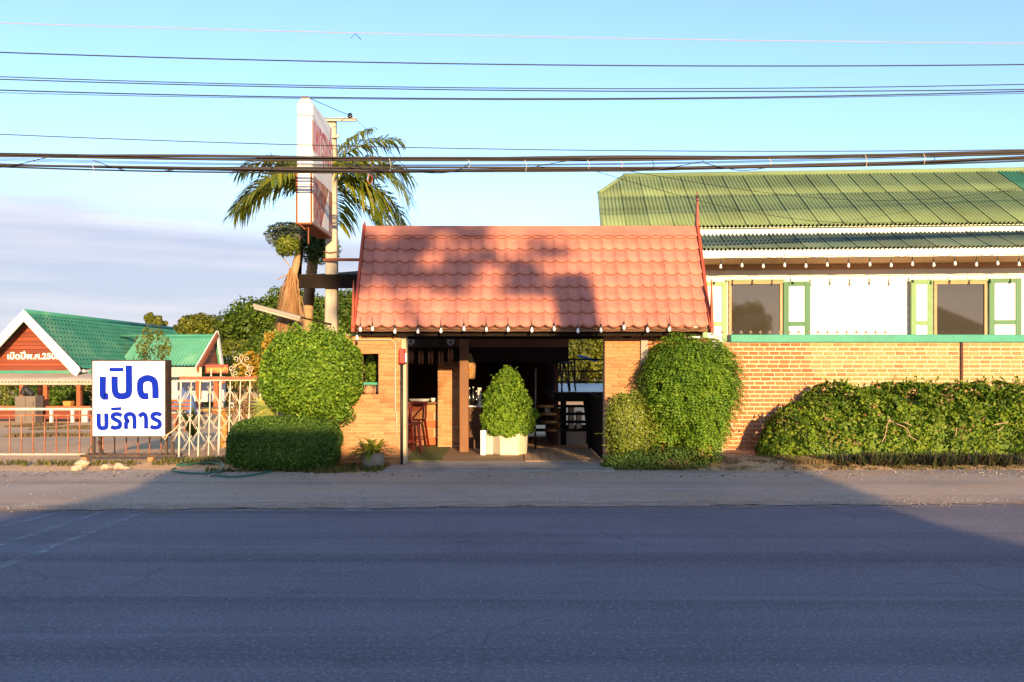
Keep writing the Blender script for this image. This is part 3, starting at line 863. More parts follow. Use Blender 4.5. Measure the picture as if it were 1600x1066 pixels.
# red box and its black pipe
M_red = pmat('red_enamel', (0.62, 0.02, 0.012), 0.35, .08, 3, 0, spec=.5)
rb = root('red_box', (X(629, 14.1), 14.1, Z(568, 14.1)), 'small red wall box at the entrance beside the left brick pier', 'box')
MB().box(X(624, 14.1), X(633, 14.1), 14.05, 14.17, Z(568, 14.1), Z(545, 14.1)).build('box_body', M_red, rb, bevel=.012)
MB().box(X(634, 14.1) - .006, X(635.5, 14.1), 14.06, 14.16, Z(566, 14.1), Z(552, 14.1)).build('box_side_label', M_white, rb)
MB().tube([(X(628, 14.15), 14.14, Z(569, 14.15)), (X(628, 14.15), 14.14, .02)], .022, 8).build('black_pipe', M_sock, rb, smooth=True)

# ================================================================== DINING HALL behind the gatehouse
M_floor = pmat('hall_floor', (0.26, 0.16, 0.09), 0.8, .2, 1.2, .2)
M_dwall = pmat('dark_board_wall', (0.12, 0.055, 0.028), 0.85, .3, 2, .2, stretch=(1, 1, .3))
M_turf = pmat('green_mat', (0.10, 0.115, 0.025), 0.95, .2, 8, .5, 120)
hall = root('dining_hall', (-1.6, 20, 0), 'dark open-fronted dining hall seen through the entrance', 'building')
MB().box(-2.9, .2, 14.66, 24, -.9, .018).build('floor', M_floor, hall)
MB().box(X(633, 15), X(700, 16.5), 14.70, 17.6, .0185, .03).build('floor_mat', M_turf, hall)
MB().box(-2.95, 1.0, 23.9, 24.0, .02, 3.4).build('back_wall', M_dwall, hall)
MB().box(-2.95, -2.9, 16.2, 23.9, -.9, 3.2).build('side_wall', M_dwall, hall)
MB().box(.92, 1.0, 18.6, 23.9, -.9, 3.4).build('side_wall', M_dwall, hall)
MB().add([(-3.98, 16.1, 3.25), (1.15, 16.1, 3.25), (1.15, 24.4, 4.3), (-3.98, 24.4, 4.3), (-3.98, 16.1, 3.32), (1.15, 16.1, 3.32), (1.15, 24.4, 4.37), (-3.98, 24.4, 4.37)],
         [(0,3,2,1),(4,5,6,7),(0,1,5,4),(1,2,6,5),(2,3,7,6),(3,0,4,7)]).build('roof', M_woodd, hall)
MB().box(-3.96, -1.5, 16.05, 16.09, 3.08, 3.34).build('eave_board', M_woodd, hall)
MB().box(-3.0, 1.1, 16.78, 16.86, 1.72, 2.0).build('valance_beam', M_woodd, hall)
MB().box(-3.0, 1.1, 16.79, 16.85, 2.001, 3.3).build('valance_panel', M_dwall, hall)
YC = 16.2
MB().box(X(718, YC), X(732, YC), YC, YC + .14, .019, 3.24).build('post', M_wood, hall, bevel=.008)
MB().box(X(858, 18.2), X(864, 18.2), 18.2, 18.3, 1.1, 3.4).build('post', M_woodd, hall)
for px_ in (766, 800):
    MB().box(X(px_, 23.8), X(px_ + 14, 23.8), 23.80, 23.88, .02, 3.3).build('wall_stud', M_woodd, hall)
# interior brick column
YK = 17.2
colm = root('brick_column', (X(700, YK), YK + .15, .02), 'sunlit brick column beside the wooden post inside the entrance', 'column')
MB().box(X(684, YK), X(719, YK), YK + .022, YK + .4, .02, 1.95).build('column_core', M_mortar, colm)
lay(colm, brick_rows(X(684, YK), X(719, YK), .02, 1.94, .082, .23, .014, 21), YK, .082, .016, M_brick_l, 300)
# low service counter faced with big clay blocks
YB = 17.6
cnt = root('counter', (X(655, YB), YB, .02), 'low counter faced with clay blocks and topped by a plank', 'counter')
MB().box(-3.2, X(684, YB), YB + .03, YB + .45, .02, Z(631, YB)).build('counter_core', M_mortar, cnt)
zz = .03
for i in range(5):
    xx = -3.1 + (i % 2) * .22
    while xx < X(684, YB) - .1:
        x2 = min(xx + .43, X(684, YB) - .01)
        put('block', brick_mesh(round(x2 - xx - .02, 2), .06, .155, M_brick_red if (i + int(xx * 9)) % 3 else M_brick_l, i % 3), None, cnt, ((xx + x2) / 2, YB + .03, zz + .08))
        xx = x2
    zz += .172
MB().box(-3.2, X(690, YB), YB - .12, YB + .5, Z(631, YB), Z(628, YB)).build('counter_top', M_wood, cnt, bevel=.006)
ty = root('serving_tray', (X(655, YB), YB + .15, Z(628, YB)), 'white serving tray lying on the low counter', 'tray')
MB().lathe([(.17, 0), (.21, .03), (.215, .055), (.2, .05), (.16, .012)], (X(654, YB), YB + .15, Z(628, YB) + .001), 20, 1, .6, cap=False).build('tray_body', M_white, ty, smooth=True)
cu = root('white_cup', (X(676, YB), YB + .1, Z(628, YB)), 'small white cup on the counter beside the brick column', 'cup')
MB().lathe([(.03, 0), (.05, .03), (.055, .075), (.05, .07), (.04, .02)], (X(676, YB), YB + .1, Z(628, YB) + .001), 14, cap=False).build('cup_body', M_white, cu, smooth=True)
MB().tube([(X(679.5, YB), YB + .1, Z(625, YB)), (X(681, YB), YB + .1, Z(624, YB)), (X(680, YB), YB + .1, Z(622, YB))], .006, 5).build('cup_handle', M_white, cu)

# two tall red metal chairs in front of the counter
M_redch = pmat('dark_red_metal', (0.12, 0.010, 0.008), 0.4, .15, 4, .05, metal=.2, spec=.5)
def chair(label, x, y, rz, s=1.0):
    t = root('red_chair', (x, y, .03), label, 'chair', 'red metal chairs at the counter', rotz=rz, local=True)
    sh = .62 * s
    MB().box(-.17, .17, -.17, .17, sh - .02, sh).build('seat', M_redch, t, bevel=.008)
    for sx in (-1, 1):
        for sy in (-1, 1):
            MB().bar((sx*.21, sy*.21, 0), (sx*.15, sy*.15, sh - .02), .035, .035).build('leg', M_redch, t)
        MB().bar((sx*.16, .16, sh), (sx*.15, .22, sh + .32), .03, .03).build('back_post', M_redch, t)
    MB().bar((-.165, .222, sh + .32), (.165, .222, sh + .32), .035, .05).build('back_rail', M_redch, t)
    MB().bar((-.13, .215, sh + .02), (.13, .22, sh + .29), .02, .03).build('back_slat', M_redch, t)
    for (a, b_) in (((-.19, -.19, .2), (.19, -.19, .2)), ((-.19, .19, .2), (.19, .19, .2))):
        MB().bar(a, b_, .02, .02).build('footrest', M_redch, t)
    return t
chair('dark red metal chair just inside the left pier, nearest the street', X(636, 16.1), 16.1, .5, .86)
chair('dark red metal chair tucked against the low clay counter', X(648, 17.0), 17.0, -.3, .9)

# hanging ornaments under the valance
M_corn = pmat('dried_corn', (0.30, 0.12, 0.05), 0.8, .25, 12, .3)
M_pale = pmat('pale_cloth', (0.42, 0.40, 0.38), 0.8, .1, 4, .1)
def ornament(label, px_, py0, py1, flag):
    Yo = 16.6
    x, z0, z1 = X(px_, Yo), Z(py1, Yo), Z(py0, Yo)
    t = root('hanging_ornament', (x, Yo, z0), label, 'ornament', 'ornaments hung along the hall valance')
    hw = .07
    zt1, zt0 = z1 + .05, z1 - .10
    MB().prism([(x-hw, zt1), (x-hw, zt0 + .05), (x, zt0 - .02), (x+hw, zt0 + .05), (x+hw, zt1)], Yo - .008, Yo + .008).build('pennant', M_pale if flag else M_sock, t)
    if flag:
        MB().box(x - .008, x + .008, Yo - .012, Yo - .0085, zt0 + .02, zt0 + .11).box(x - .03, x + .03, Yo - .0125, Yo - .0086, zt0 + .055, zt0 + .07).build('cross_mark', M_sock, t)
    MB().tube([(x, Yo, zt0), (x, Yo, z0 + .26)], .004, 5).build('cord', M_wire, t)
    for s_ in (-1, 1):
        MB().lathe([(.004, 0), (.022, .05), (.030, .14), (.02, .22), (.006, .27)], (x + s_ * .027, Yo + s_ * .01, z0), 8).build('husk', M_corn, t, smooth=True)
for k, (p, q0, q1, f_) in enumerate([(642, 531, 569, True), (658, 533, 570, False), (673, 532, 570, False), (689, 534, 570, False), (704, 532, 566, True)]):
    ornament(['pale pennant with corn husks, leftmost of the row above the counter', 'dark pennant with corn husks, second from the left pier', 'dark pennant with corn husks, middle of the row above the counter',
              'dark pennant with corn husks in front of the brick column, left one', 'pale pennant with corn husks in front of the brick column'][k], p, q0, q1, f_)
# straw lamp
M_straw = pmat('straw', (0.33, 0.19, 0.07), 0.9, .3, 20, .6, 80)
M_orange = pmat('sunlit_orange_spots', (0.75, 0.22, 0.03), 0.6, .2, 6, .1)  # sunlit orange glow by the lamp, put into small added beads
sl_ = root('straw_lamp', (X(732, 16.5), 16.5, Z(592, 16.5)), 'shaggy straw lampshade hanging right of the wooden post', 'lamp')
xl, yl = X(733, 16.5), 16.5
st_v, st_q = [], []
for k in range(420):
    a = rnd.uniform(0, 6.283); r0 = .04; r1 = rnd.uniform(.10, .135); w = .006
    z1 = Z(556, yl) + rnd.uniform(-.02, .05); z0 = Z(589, yl) + rnd.uniform(-.04, .06)
    c, s_ = math.cos(a), math.sin(a)
    t_ = (-s_ * w, c * w)
    zm = (z0 + z1) / 2
    n0 = len(st_v)
    for (rr, zz) in ((r0, z1), (r1, zm), (r1 * rnd.uniform(.75, 1), z0)):
        st_v += [(xl + c*rr - t_[0], yl + s_*rr - t_[1], zz), (xl + c*rr + t_[0], yl + s_*rr + t_[1], zz)]
    st_q += [(n0, n0+1, n0+3, n0+2), (n0+2, n0+3, n0+5, n0+4)]
np_mesh('straw_shade', np.array(st_v), np.array(st_q), M_straw, sl_)
MB().tube([(xl, yl, Z(556, yl)), (xl, yl, 2.6)], .005, 5).build('cord', M_wire, sl_)
bd = MB()
for k in range(6):
    bd.lathe([(.004, 0), (.02, .01), (.024, .025), (.02, .04), (.004, .05)], (X(724 + k * 2.3, 16.3), 16.33, Z(586 - (k % 3) * 3, 16.3)), 8)
bd.build('sunlit_orange_spots', M_orange, sl_, smooth=True)
# small bar with bottles right of the post
Yq = 17.0
br = root('side_bar', (X(745, Yq), Yq, .02), 'narrow dark side bar with a thin top right of the wooden post', 'bar')
MB().box(X(733, Yq), X(752, Yq), Yq, Yq + .5, .02, Z(636, Yq)).build('bar_body', M_dwall, br)
MB().box(X(731, Yq), X(757, Yq), Yq - .05, Yq + .55, Z(636, Yq) + .001, Z(634, Yq)).build('bar_top', M_wtrim, br, bevel=.004)
M_bottle = pmat('dark_bottle', (0.015, 0.015, 0.012), 0.15, .1, 3, 0, spec=.6)
for k, (p, h_, l_) in enumerate([(727, .34, 'dark bottle on the side bar nearest the wooden post'), (733, .36, 'tall dark bottle in the middle of the side bar'), (738, .28, 'short dark bottle on the side bar beside the menu card')]):
    bt = root('bottle', (X(p + 6, Yq), Yq + .1, Z(634, Yq)), l_, 'bottle', 'bottles on the side bar')
    MB().lathe([(.03, 0), (.034, .01), (.034, h_*.55), (.014, h_*.72), (.012, h_*.95)], (X(p + 6, Yq), Yq + .1, Z(634, Yq) + .001), 12).build('bottle_body', M_bottle, bt, smooth=True)
    MB().lathe([(.014, 0), (.014, .03)], (X(p + 6, Yq), Yq + .1, Z(634, Yq) + h_*.95), 10).build('cap', M_pale, bt)
mc = MB().box(X(746, Yq), X(752, Yq), Yq + .1, Yq + .115, Z(634, Yq) + .001, Z(606, Yq)).build('menu_card', M_pale)
tag(mc, 'pale upright menu card on the side bar', 'menu')

# planter with clipped cone shrub
M_planter = pmat('cream_planter', (0.62, 0.55, 0.40), 0.8, .1, 3, .2, 50, stain=(.42, .34, .22), stain_scale=3, stain_lo=.6, stain_hi=.8)
Yt = 15.55
pl = root('planter', (X(795, Yt), Yt, .02), 'cream faceted concrete planter in the middle of the entrance', 'planter')
pr = MB()
xc, wd = X(796, Yt), .325
vs0, vs1 = [], []
for k in range(6):
    a = R(60 * k)
    vs0.append((xc + wd * math.cos(a), Yt + .35 + wd * math.sin(a), .02)); vs1.append((xc + 1.06*wd * math.cos(a), Yt + .35 + 1.06*wd * math.sin(a), .42))
pr.add(vs0 + vs1, [tuple(range(5, -1, -1)), tuple(range(6, 12))] + [(k, (k+1) % 6, (k+1) % 6 + 6, k + 6) for k in range(6)])
pr.build('planter_body', M_planter, pl, bevel=.012)
wb = root('white_board', (X(757, Yt), Yt, .02), 'white upright board leaning beside the planter in the entrance', 'board')
MB().box(X(750.5, Yt), X(759, Yt), Yt + .1, Yt + .14, .02, .47).build('board_face', M_white, wb, bevel=.004)
MB().box(X(759, Yt) + .002, X(770, Yt), Yt + .25, Yt + .28, .02, .47).build('board_wing', M_pale, wb)

# raised deck, stairs, boardwalk and side panel at the right of the entrance
M_deck = pmat('deck_paint', (0.22, 0.23, 0.26), 0.35, .1, 1.5, .1, spec=.5)
M_plank = pmat('boardwalk_plank', (0.36, 0.23, 0.125), 0.85, .18, 3, .3, 30, rand=.12, stretch=(1, .2, 1))
deck = root('raised_deck', (1.9, 22, 0), 'raised riverside deck reached by open stairs', 'deck')
MB().box(.87, 4.2, 18.03, 28, .93, Z(613, 18)).build('deck_floor', M_deck, deck)
MB().box(.87, 4.2, 18.0, 18.028, .90, Z(613, 18) + .004).build('deck_fascia', M_woodd, deck)
for yy in (18.6, 22, 26):
    for xx in (1.05, 3.9):
        MB().box(xx, xx + .12, yy, yy + .12, -1.1, .929).build('deck_post', M_woodd, deck)
for k in range(4):
    yy, zz = 17.0 + .25 * k, .39 + .147 * k
    MB().box(X(838, 17), X(917, 17), yy, yy + .27, zz - .045, zz).build('stair_tread', M_woodd, deck, bevel=.004)
for xx in (X(836, 17), X(918, 17.2)):
    MB().bar((xx, 16.7, .1), (xx, 18.0, 1.0), .04, .2).build('stair_stringer', M_woodd, deck)
MB().tube([(X(836, 16.7), 16.7, .02), (X(837, 16.7), 16.72, Z(576, 16.7)), ], .016, 8).build('handrail_post', M_ironspike, deck, smooth=True)
for k in range(10):
    MB().box(1.545, 1.575, 14.75, 18.0, .03 + k * .107, .03 + k * .107 + .103).build('side_panel_board', M_woodd, deck)
bwk = root('boardwalk', (.9, 15.9, .02), 'weathered plank boardwalk leading to the stairs in the entrance', 'boardwalk')
for k in range(9):
    x0 = .22 + k * .145
    y1 = 16.98
    MB().hexa([(x0 - .0, 14.66, -.05), (x0 + .138, 14.66, -.05), (x0 + .138, y1, -.05), (x0, y1, -.05)], [(x0, 14.66, .024), (x0 + .138, 14.66, .024), (x0 + .138, y1, .03), (x0, y1, .03)]).build('plank', M_plank, bwk)
MB().box(.22, 1.54, 14.60, 14.655, -.05, .03).build('edge_board', M_plank, bwk)
rl = root('deck_railing', (2.6, 27.6, Z(613, 18)), 'dark railing at the far end of the raised deck', 'railing')
for py_ in (562, 580, 597):
    MB().bar((.95, 27.6, Z(py_, 27.6)), (4.15, 27.6, Z(py_, 27.6)), .035, .05).build('rail', M_woodd, rl)
for xx in (.95, 2.0, 3.1, 4.15):
    MB().box(xx - .03, xx + .03, 27.57, 27.63, Z(613, 18), Z(560, 27.6)).build('rail_post', M_woodd, rl)
def stool(label, x, y, rz):
    t = root('bar_stool', (x, y, Z(613, 18)), label, 'bar stool', 'black bar stools on the deck', rotz=rz, local=True)
    MB().lathe([(.15, .60), (.175, .615), (.17, .64), (.1, .65)], (0, 0, 0), 16).build('seat', M_sock, t, smooth=True)
    for k in range(4):
        a = R(45 + 90 * k)
        MB().tube([(math.cos(a)*.24, math.sin(a)*.24, 0), (math.cos(a)*.13, math.sin(a)*.13, .61)], .019, 7).build('leg', M_sock, t, smooth=True)
    MB().tube([(.19*math.cos(R(q)), .19*math.sin(R(q)), .2) for q in range(0, 361, 30)], .012, 6).build('foot_ring', M_sock, t, smooth=True)
    for k in range(5):
        a = R(50 + 20 * k)
        MB().tube([(math.cos(a)*.15, math.sin(a)*.15, .64), (math.cos(a)*.19, math.sin(a)*.19, .86)], .012, 6).build('back_spindle', M_sock, t, smooth=True)
    MB().tube([(.19*math.cos(R(q)), .19*math.sin(R(q)), .87) for q in range(40, 141, 20)], .026, 7).build('back_rail', M_sock, t, smooth=True)
stool('black wooden bar stool on the deck, nearest the dark hall corner', X(873, 18.5), 18.5, 2.6)
stool('black wooden bar stool on the deck behind the nearer stool', X(884, 19.2), 19.2, 1.9)
# things stored under the deck
M_crate = pmat('pale_crate', (0.6, 0.58, 0.52), 0.7, .1, 3, .1)
M_yel = pmat('ochre_box', (0.42, 0.30, 0.12), 0.8, .15, 3, .1)
for (p, q0, q1, w_, m_, l_, nm) in ((856, 637, 647, 8, M_crate, 'small white tub under the deck behind the stairs', 'tub'), (877, 640, 672, 14, M_yel, 'ochre box stored under the deck stairs', 'box'),
                                 (893, 638, 672, 9, M_crate, 'white crate under the deck beside the ochre box', 'crate'), (905, 645, 672, 8, M_crate, 'narrow white crate at the right under the stairs', 'crate')):
    Yu = 19.2
    t = root('stored_' + nm, (X(p, Yu), Yu, Z(q1, Yu)), l_, nm)
    MB().box(X(p - w_/2, Yu), X(p + w_/2, Yu), Yu, Yu + .3, Z(q1, Yu), Z(q0, Yu)).build('body', m_, t, bevel=.01)
    MB().box(X(p - w_/2, Yu) - .006, X(p + w_/2, Yu) + .006, Yu - .008, Yu + .31, Z(q0, Yu) + .001, Z(q0, Yu) + .02).build('lid', m_, t, bevel=.004)
MB().box(1.0, 4.1, 18.9, 21, -.9, Z(672, 19.2)).build('under_deck_slab', M_conc, deck)
# ================================================================== text helpers
def text_mesh(body, size, bold=0.0, squeeze=1.0):
    c = bpy.data.curves.new('lettering', 'FONT'); c.body = body; c.size = size; c.offset = bold
    c.align_x = 'CENTER'; c.resolution_u = 3
    o = bpy.data.objects.new('lettering', c); COL.objects.link(o)
    dg = bpy.context.evaluated_depsgraph_get()
    me = bpy.data.meshes.new_from_object(o.evaluated_get(dg))
    bpy.data.objects.remove(o); bpy.data.curves.remove(c)
    for v in me.vertices: v.co.x *= squeeze
    me.name = 'lettering'
    return me
def stroke(mb, pts, w, to3, dep):
    """thick flat polyline with mitred joints; pts in glyph units, to3 maps (u, v, depth) to 3-D"""
    P = [Vector((p[0], p[1])) for p in pts]
    lf, rt = [], []
    for i, p in enumerate(P):
        d0 = (P[i] - P[i-1]).normalized() if i else None
        d1 = (P[i+1] - P[i]).normalized() if i < len(P) - 1 else None
        if d0 is None: d0 = d1
        if d1 is None: d1 = d0
        n0, n1 = Vector((-d0.y, d0.x)), Vector((-d1.y, d1.x))
        m_ = (n0 + n1).normalized(); k_ = w / 2 / max(.5, m_.dot(n0))
        lf.append(p + m_ * k_); rt.append(p - m_ * k_)
    n = len(P)
    mb.add([to3(q.x, q.y, dep) for q in lf] + [to3(q.x, q.y, dep) for q in rt], [(i, i+1, n+i+1, n+i) for i in range(n-1)])
def smooth_pts(pts, it=2):
    for _ in range(it):
        q = [pts[0]]
        for a, b_ in zip(pts[:-1], pts[1:]):
            q += [(a[0]*.75+b_[0]*.25, a[1]*.75+b_[1]*.25), (a[0]*.25+b_[0]*.75, a[1]*.25+b_[1]*.75)]
        q.append(pts[-1]); pts = q
    return pts

# ================================================================== OPEN sign on its stand
M_blue = pmat('blue_vinyl', (0.004, 0.022, 0.36), 0.85, .08, 3, 0, spec=.08)
M_signw = pmat('sign_face', (0.80, 0.80, 0.79), 0.45, .03, 2, .03, 6, stain=(.62, .58, .52), stain_scale=3.5, stain_lo=.55, stain_hi=.85, stain_amt=.5, stretch=(1.5, 1, .4))
M_signf = pmat('dark_sign_frame', (0.055, 0.038, 0.028), 0.6, .25, 5, .1, stain=(.16, .07, .035), stain_scale=6)
YS = 15.0
sg = root('open_sign', (X(203, YS), YS, 0), 'white square sign board with blue lettering on a steel stand', 'sign')
sx0, sx1, sz0, sz1 = X(144, YS), X(258, YS), Z(682, YS), Z(563.5, YS)
MB().box(sx0 - .012, sx1 + .012, YS + .004, YS + .26, sz0 - .012, sz1 + .012).build('sign_box', M_signf, sg, bevel=.006)
fce = MB().box(sx0 + .012, sx1 - .006, YS - .004, YS + .02, sz0 + .008, sz1 - .012).build('sign_panel', M_signw, sg)
Wd, Hd = sx1 - sx0, sz1 - sz0
def to_sign(u, v, dep):
    # crop coordinates of the sign face (corners 92,80 / 720,70 / 65,735 / 697,730) to the board
    t = (v - 75) / 657.0
    xl = 92 - 27 * t; xr = 720 - 23 * t
    return (sx0 + (u - xl) / (xr - xl) * Wd, YS - .0075 - dep, sz1 - t * Hd)
lt = MB(); dep = [0]
def glyph(pts, w, sm=2):
    dep[0] += .0004
    stroke(lt, smooth_pts(pts, sm) if sm else pts, w, to_sign, dep[0])
glyph([(180,214),(177,270),(173,350),(176,388),(200,387),(222,386)], 56)
glyph([(281,212),(279,270),(278,330),(288,374),(336,388),(392,374),(402,330),(404,230),(407,117)], 57)
glyph([(239,154),(361,153)], 33, 0)
glyph([(567,383),(548,384),(516,384),(498,350),(497,300),(504,248),(565,222),(622,245),(630,300),(629,350),(627,403)], 57)
glyph([(131,533),(129,590),(128,625),(134,657),(162,662),(192,656),(196,620),(197,532)], 38)
glyph([(329,553),(312,541),(282,536),(252,546),(250,572),(278,590),(314,606),(312,648),(280,658),(252,658),(234,645)], 36)
glyph([(240,495),(329,491)], 27, 0)
glyph([(363,668),(364,630),(366,612),(384,598),(364,580),(364,548),(402,533),(436,548),(440,590),(436,667)], 36)
glyph([(480,560),(496,544),(518,534),(538,552),(540,600),(536,665)], 36)
glyph([(672,549),(655,538),(626,533),(596,543),(594,570),(622,588),(658,604),(656,646),(622,657),(596,656),(576,643)], 36)
lt.build('lettering', M_blue, fce)
for (xx, nm) in ((X(143, YS), 0), (X(150, YS), 1), (X(257, YS), 2), (X(264, YS), 3)):
    MB().box(xx - .022, xx + .022, YS + .06 + .08*(nm % 2), YS + .10 + .08*(nm % 2), .02, sz0 - .013).build('stand_leg', M_signf, sg)
MB().box(X(125, YS), X(275, YS), YS + .0, YS + .055, .05, .095).build('base_bar', M_signf, sg)
MB().box(X(125, YS), X(275, YS), YS + .24, YS + .29, .05, .095).build('base_bar', M_signf, sg)
for (a, b_) in (((130, 716), (143, 692)), ((161, 713), (150, 690)), ((246, 714), (257, 693))):
    MB().bar((X(a[0], YS), YS + .03, Z(a[1], YS)), (X(b_[0], YS), YS + .08, Z(b_[1], YS)), .03, .03).build('brace', M_signf, sg)
for xx in (X(131, YS), X(235, YS)):
    MB().box(xx - .05, xx + .05, YS - .02, YS + .10, -.02, .049).build('foot_block', M_brick_l, sg, bevel=.01)
M_rope = pmat('pale_rope', (0.55, 0.42, 0.26), 0.9, .2, 12, .4)
rp_ = MB().tube([W(253, 684, YS - .03), W(262, 679, YS - .02), W(272, 672, 15.05), W(281, 662, 15.1), W(287, 655, 15.12)], .012, 6).tube([W(254, 681, YS - .03), W(258, 687, YS - .035), W(262, 680, YS - .03)], .012, 6).build('rope', M_rope, smooth=True)
tag(rp_, 'pale rope tying the white sign to the ornate fence', 'rope')

# ================================================================== low sliding gate and ornate fence
M_orust = pmat('rusty_red_bar', (0.30, 0.10, 0.05), 0.8, .25, 6, .2, stain=(.42, .25, .15), stain_scale=5)
M_cream = pmat('cream_paint', (0.62, 0.55, 0.43), 0.7, .15, 5, .15, stain=(.36, .15, .06), stain_scale=9, stain_lo=.56, stain_hi=.7)
YG = 16.1
gt = root('sliding_gate', (X(60, YG), YG, 0), 'low rusty barred sliding gate with pale top rail', 'gate')
MB().box(-10.5, X(262, YG), YG - .02, YG + .02, Z(641, YG), Z(637.5, YG)).build('top_rail', M_cream, gt)
MB().box(-10.5, X(262, YG), YG - .012, YG + .012, Z(650, YG), Z(648, YG)).build('mid_rail', M_orust, gt)
MB().box(-10.5, X(262, YG), YG - .02, YG + .02, Z(712, YG), Z(709, YG)).build('bottom_rail', M_cream, gt)
px_ = 252
k = 0
while px_ > -80:
    tall = k % 4 == 3
    MB().box(X(px_, YG) - .009, X(px_, YG) + .009, YG - .009, YG + .009, Z(709, YG) + .001, Z(641, YG) if tall else Z(648.5, YG)).build('gate_bar', M_orust, gt)
    px_ -= 18.2; k += 1
YF = 15.15
fn = root('ornate_fence', (X(340, YF), YF, 0), 'white painted ornate metal fence with rusty top rail beside the hedge', 'fence')
MB().box(X(281, YF), X(500, YF), YF - .02, YF + .02, Z(593.5, YF), Z(588.5, YF)).build('top_rail', M_orust, fn)
MB().box(X(281, YF), X(500, YF), YF - .015, YF + .015, Z(595, YF), Z(593.5, YF) - .001).build('under_rail', M_cream, fn)
bars = [(283, 712, 1.6), (299, 716, .9), (313, 712, 1.2), (329, 716, 1.0), (345, 716, 2.0), (360, 716, 1.0), (376, 700, 1.0), (391, 690, 1.0), (407, 690, 1.4), (423, 690, 1), (440, 690, 1), (456, 690, 1.3), (474, 690, 1)]
for (p, q, w_) in bars:
    lean = -6 if p < 400 else 0
    MB().bar((X(p + lean * .6, YF), YF, Z(q, YF) - .02), (X(p, YF), YF, Z(595.5, YF)), .016 * w_, .016 * w_).build('fence_bar', M_cream, fn)
# star-burst ornaments between the bars
bx_ = [b_[0] for b_ in bars]
for i, p in enumerate(bx_[:-1]):
    rows = ((609, 0), (653, 1), (686, 0)) if i % 2 else ((630, 1), (645, 1), (672, 0))
    for (py_, _) in rows:
        if p > 400 and py_ > 660: continue
        lean = -6 * .6 * (py_ - 595) / 120 if p < 400 else 0
        o_ = MB()
        c = Vector((X(p + lean, YF), YF - .012, Z(py_, YF)))
        for (dx, dz) in ((.13, -.19), (-.13, -.19), (.10, -.20), (-.10, -.20)):
            s_ = -1 if (py_ in (630,)) else 1
            o_.bar(c, c + Vector((dx, 0, dz * s_)), .0058, .0058)
        for s_ in (-1, 1):
            o_.tube([c + Vector((s_ * q[0], 0, q[1])) for q in ((.0, .0), (.025, .02), (.045, .045), (.035, .06), (.022, .05))], .005, 5)
        o_.box(c.x - .016, c.x + .016, c.y - .01, c.y + .01, c.z - .02, c.z + .02)
        o_.build('ornament', M_cream, fn)
for p in (287, 330, 345, 407, 440):
    MB().lathe([(.012, 0), (.018, .02), (.007, .05), (.016, .07), (.003, .13)], (X(p, YF), YF, Z(588.5, YF)), 8).build('rail_finial', M_cream, fn, smooth=True)
# scrollwork crown
sc = MB()
def scroll(cx, cz, r0, turns, a0, sgn, n=18):
    return [(X(cx, YF) + sgn * (r0 * (1 - .8 * t / n)) * math.cos(a0 + turns * 2 * math.pi * t / n), YF, Z(cz, YF) + (r0 * (1 - .8 * t / n)) * math.sin(a0 + turns * 2 * math.pi * t / n)) for t in range(n + 1)]
for s_ in (-1, 1):
    sc.tube(scroll(377 + s_ * 9, 561, .05, 1.1, -1.2, -s_), .006, 5)
    sc.tube(scroll(377 + s_ * 15, 575, .07, 1.2, 1.9, s_), .006, 5)
    sc.tube(scroll(377 + s_ * 9, 584, .06, 1.2, -2.2, s_), .006, 5)
    sc.tube([W(377, 567, YF), W(377 + s_ * 8, 571, YF), W(377 + s_ * 17, 579, YF), W(377 + s_ * 14, 588, YF)], .006, 5)
    sc.tube([W(377, 567, YF), W(377 + s_ * 3, 558, YF), W(377, 553, YF)], .006, 5)
sc.build('scroll_crown', M_cream, fn)

# ================================================================== concrete post with the box sign
M_postc = pmat('weathered_post', (0.50, 0.43, 0.33), 0.9, .15, 2, .3, 30, stain=(.30, .22, .14), stain_scale=3, stain_lo=.5, stain_hi=.7, stretch=(1, 1, .3))
M_rust = pmat('rust', (0.24, 0.07, 0.03), 0.9, .3, 6, .3)
YPo = 16.1
po = root('concrete_post', (X(516, YPo), YPo, 0), 'tall square concrete post carrying the box sign', 'post')
x0, x1 = X(504.5, YPo), X(527.5, YPo)
zt_ = Z(184, YPo)
MB().hexa([(x0, YPo, -.1), (x1, YPo, -.1), (x1, YPo + .27, -.1), (x0, YPo + .27, -.1)], [(x0 + .06, YPo + .05, zt_), (x1 - .05, YPo + .05, zt_), (x1 - .05, YPo + .2, zt_), (x0 + .06, YPo + .2, zt_)]).build('post_shaft', M_postc, po, bevel=.025)
MB().bar(W(500, 187, YPo), W(557, 187, YPo), .05, .06).build('top_arm', M_postc, po)
MB().lathe([(.02, 0), (.05, .02), (.05, .05), (.03, .07), (.045, .09), (.02, .11)], W(547, 186, YPo), 10).build('insulator', M_bottle, po, smooth=True)
MB().bar(W(518, 214, YPo), W(530, 213, YPo), .05, .05).build('side_arm', M_postc, po)
MB().bar(W(506, 406, YPo - .03), W(563, 406, 15.9), .05, .05).build('tie_bar', M_rust, po)
MB().tube([W(505, 393, YPo - .01), W(516, 395, YPo - .02), W(528, 393, YPo - .01)], .008, 5).build('wire_tie', M_rust, po)
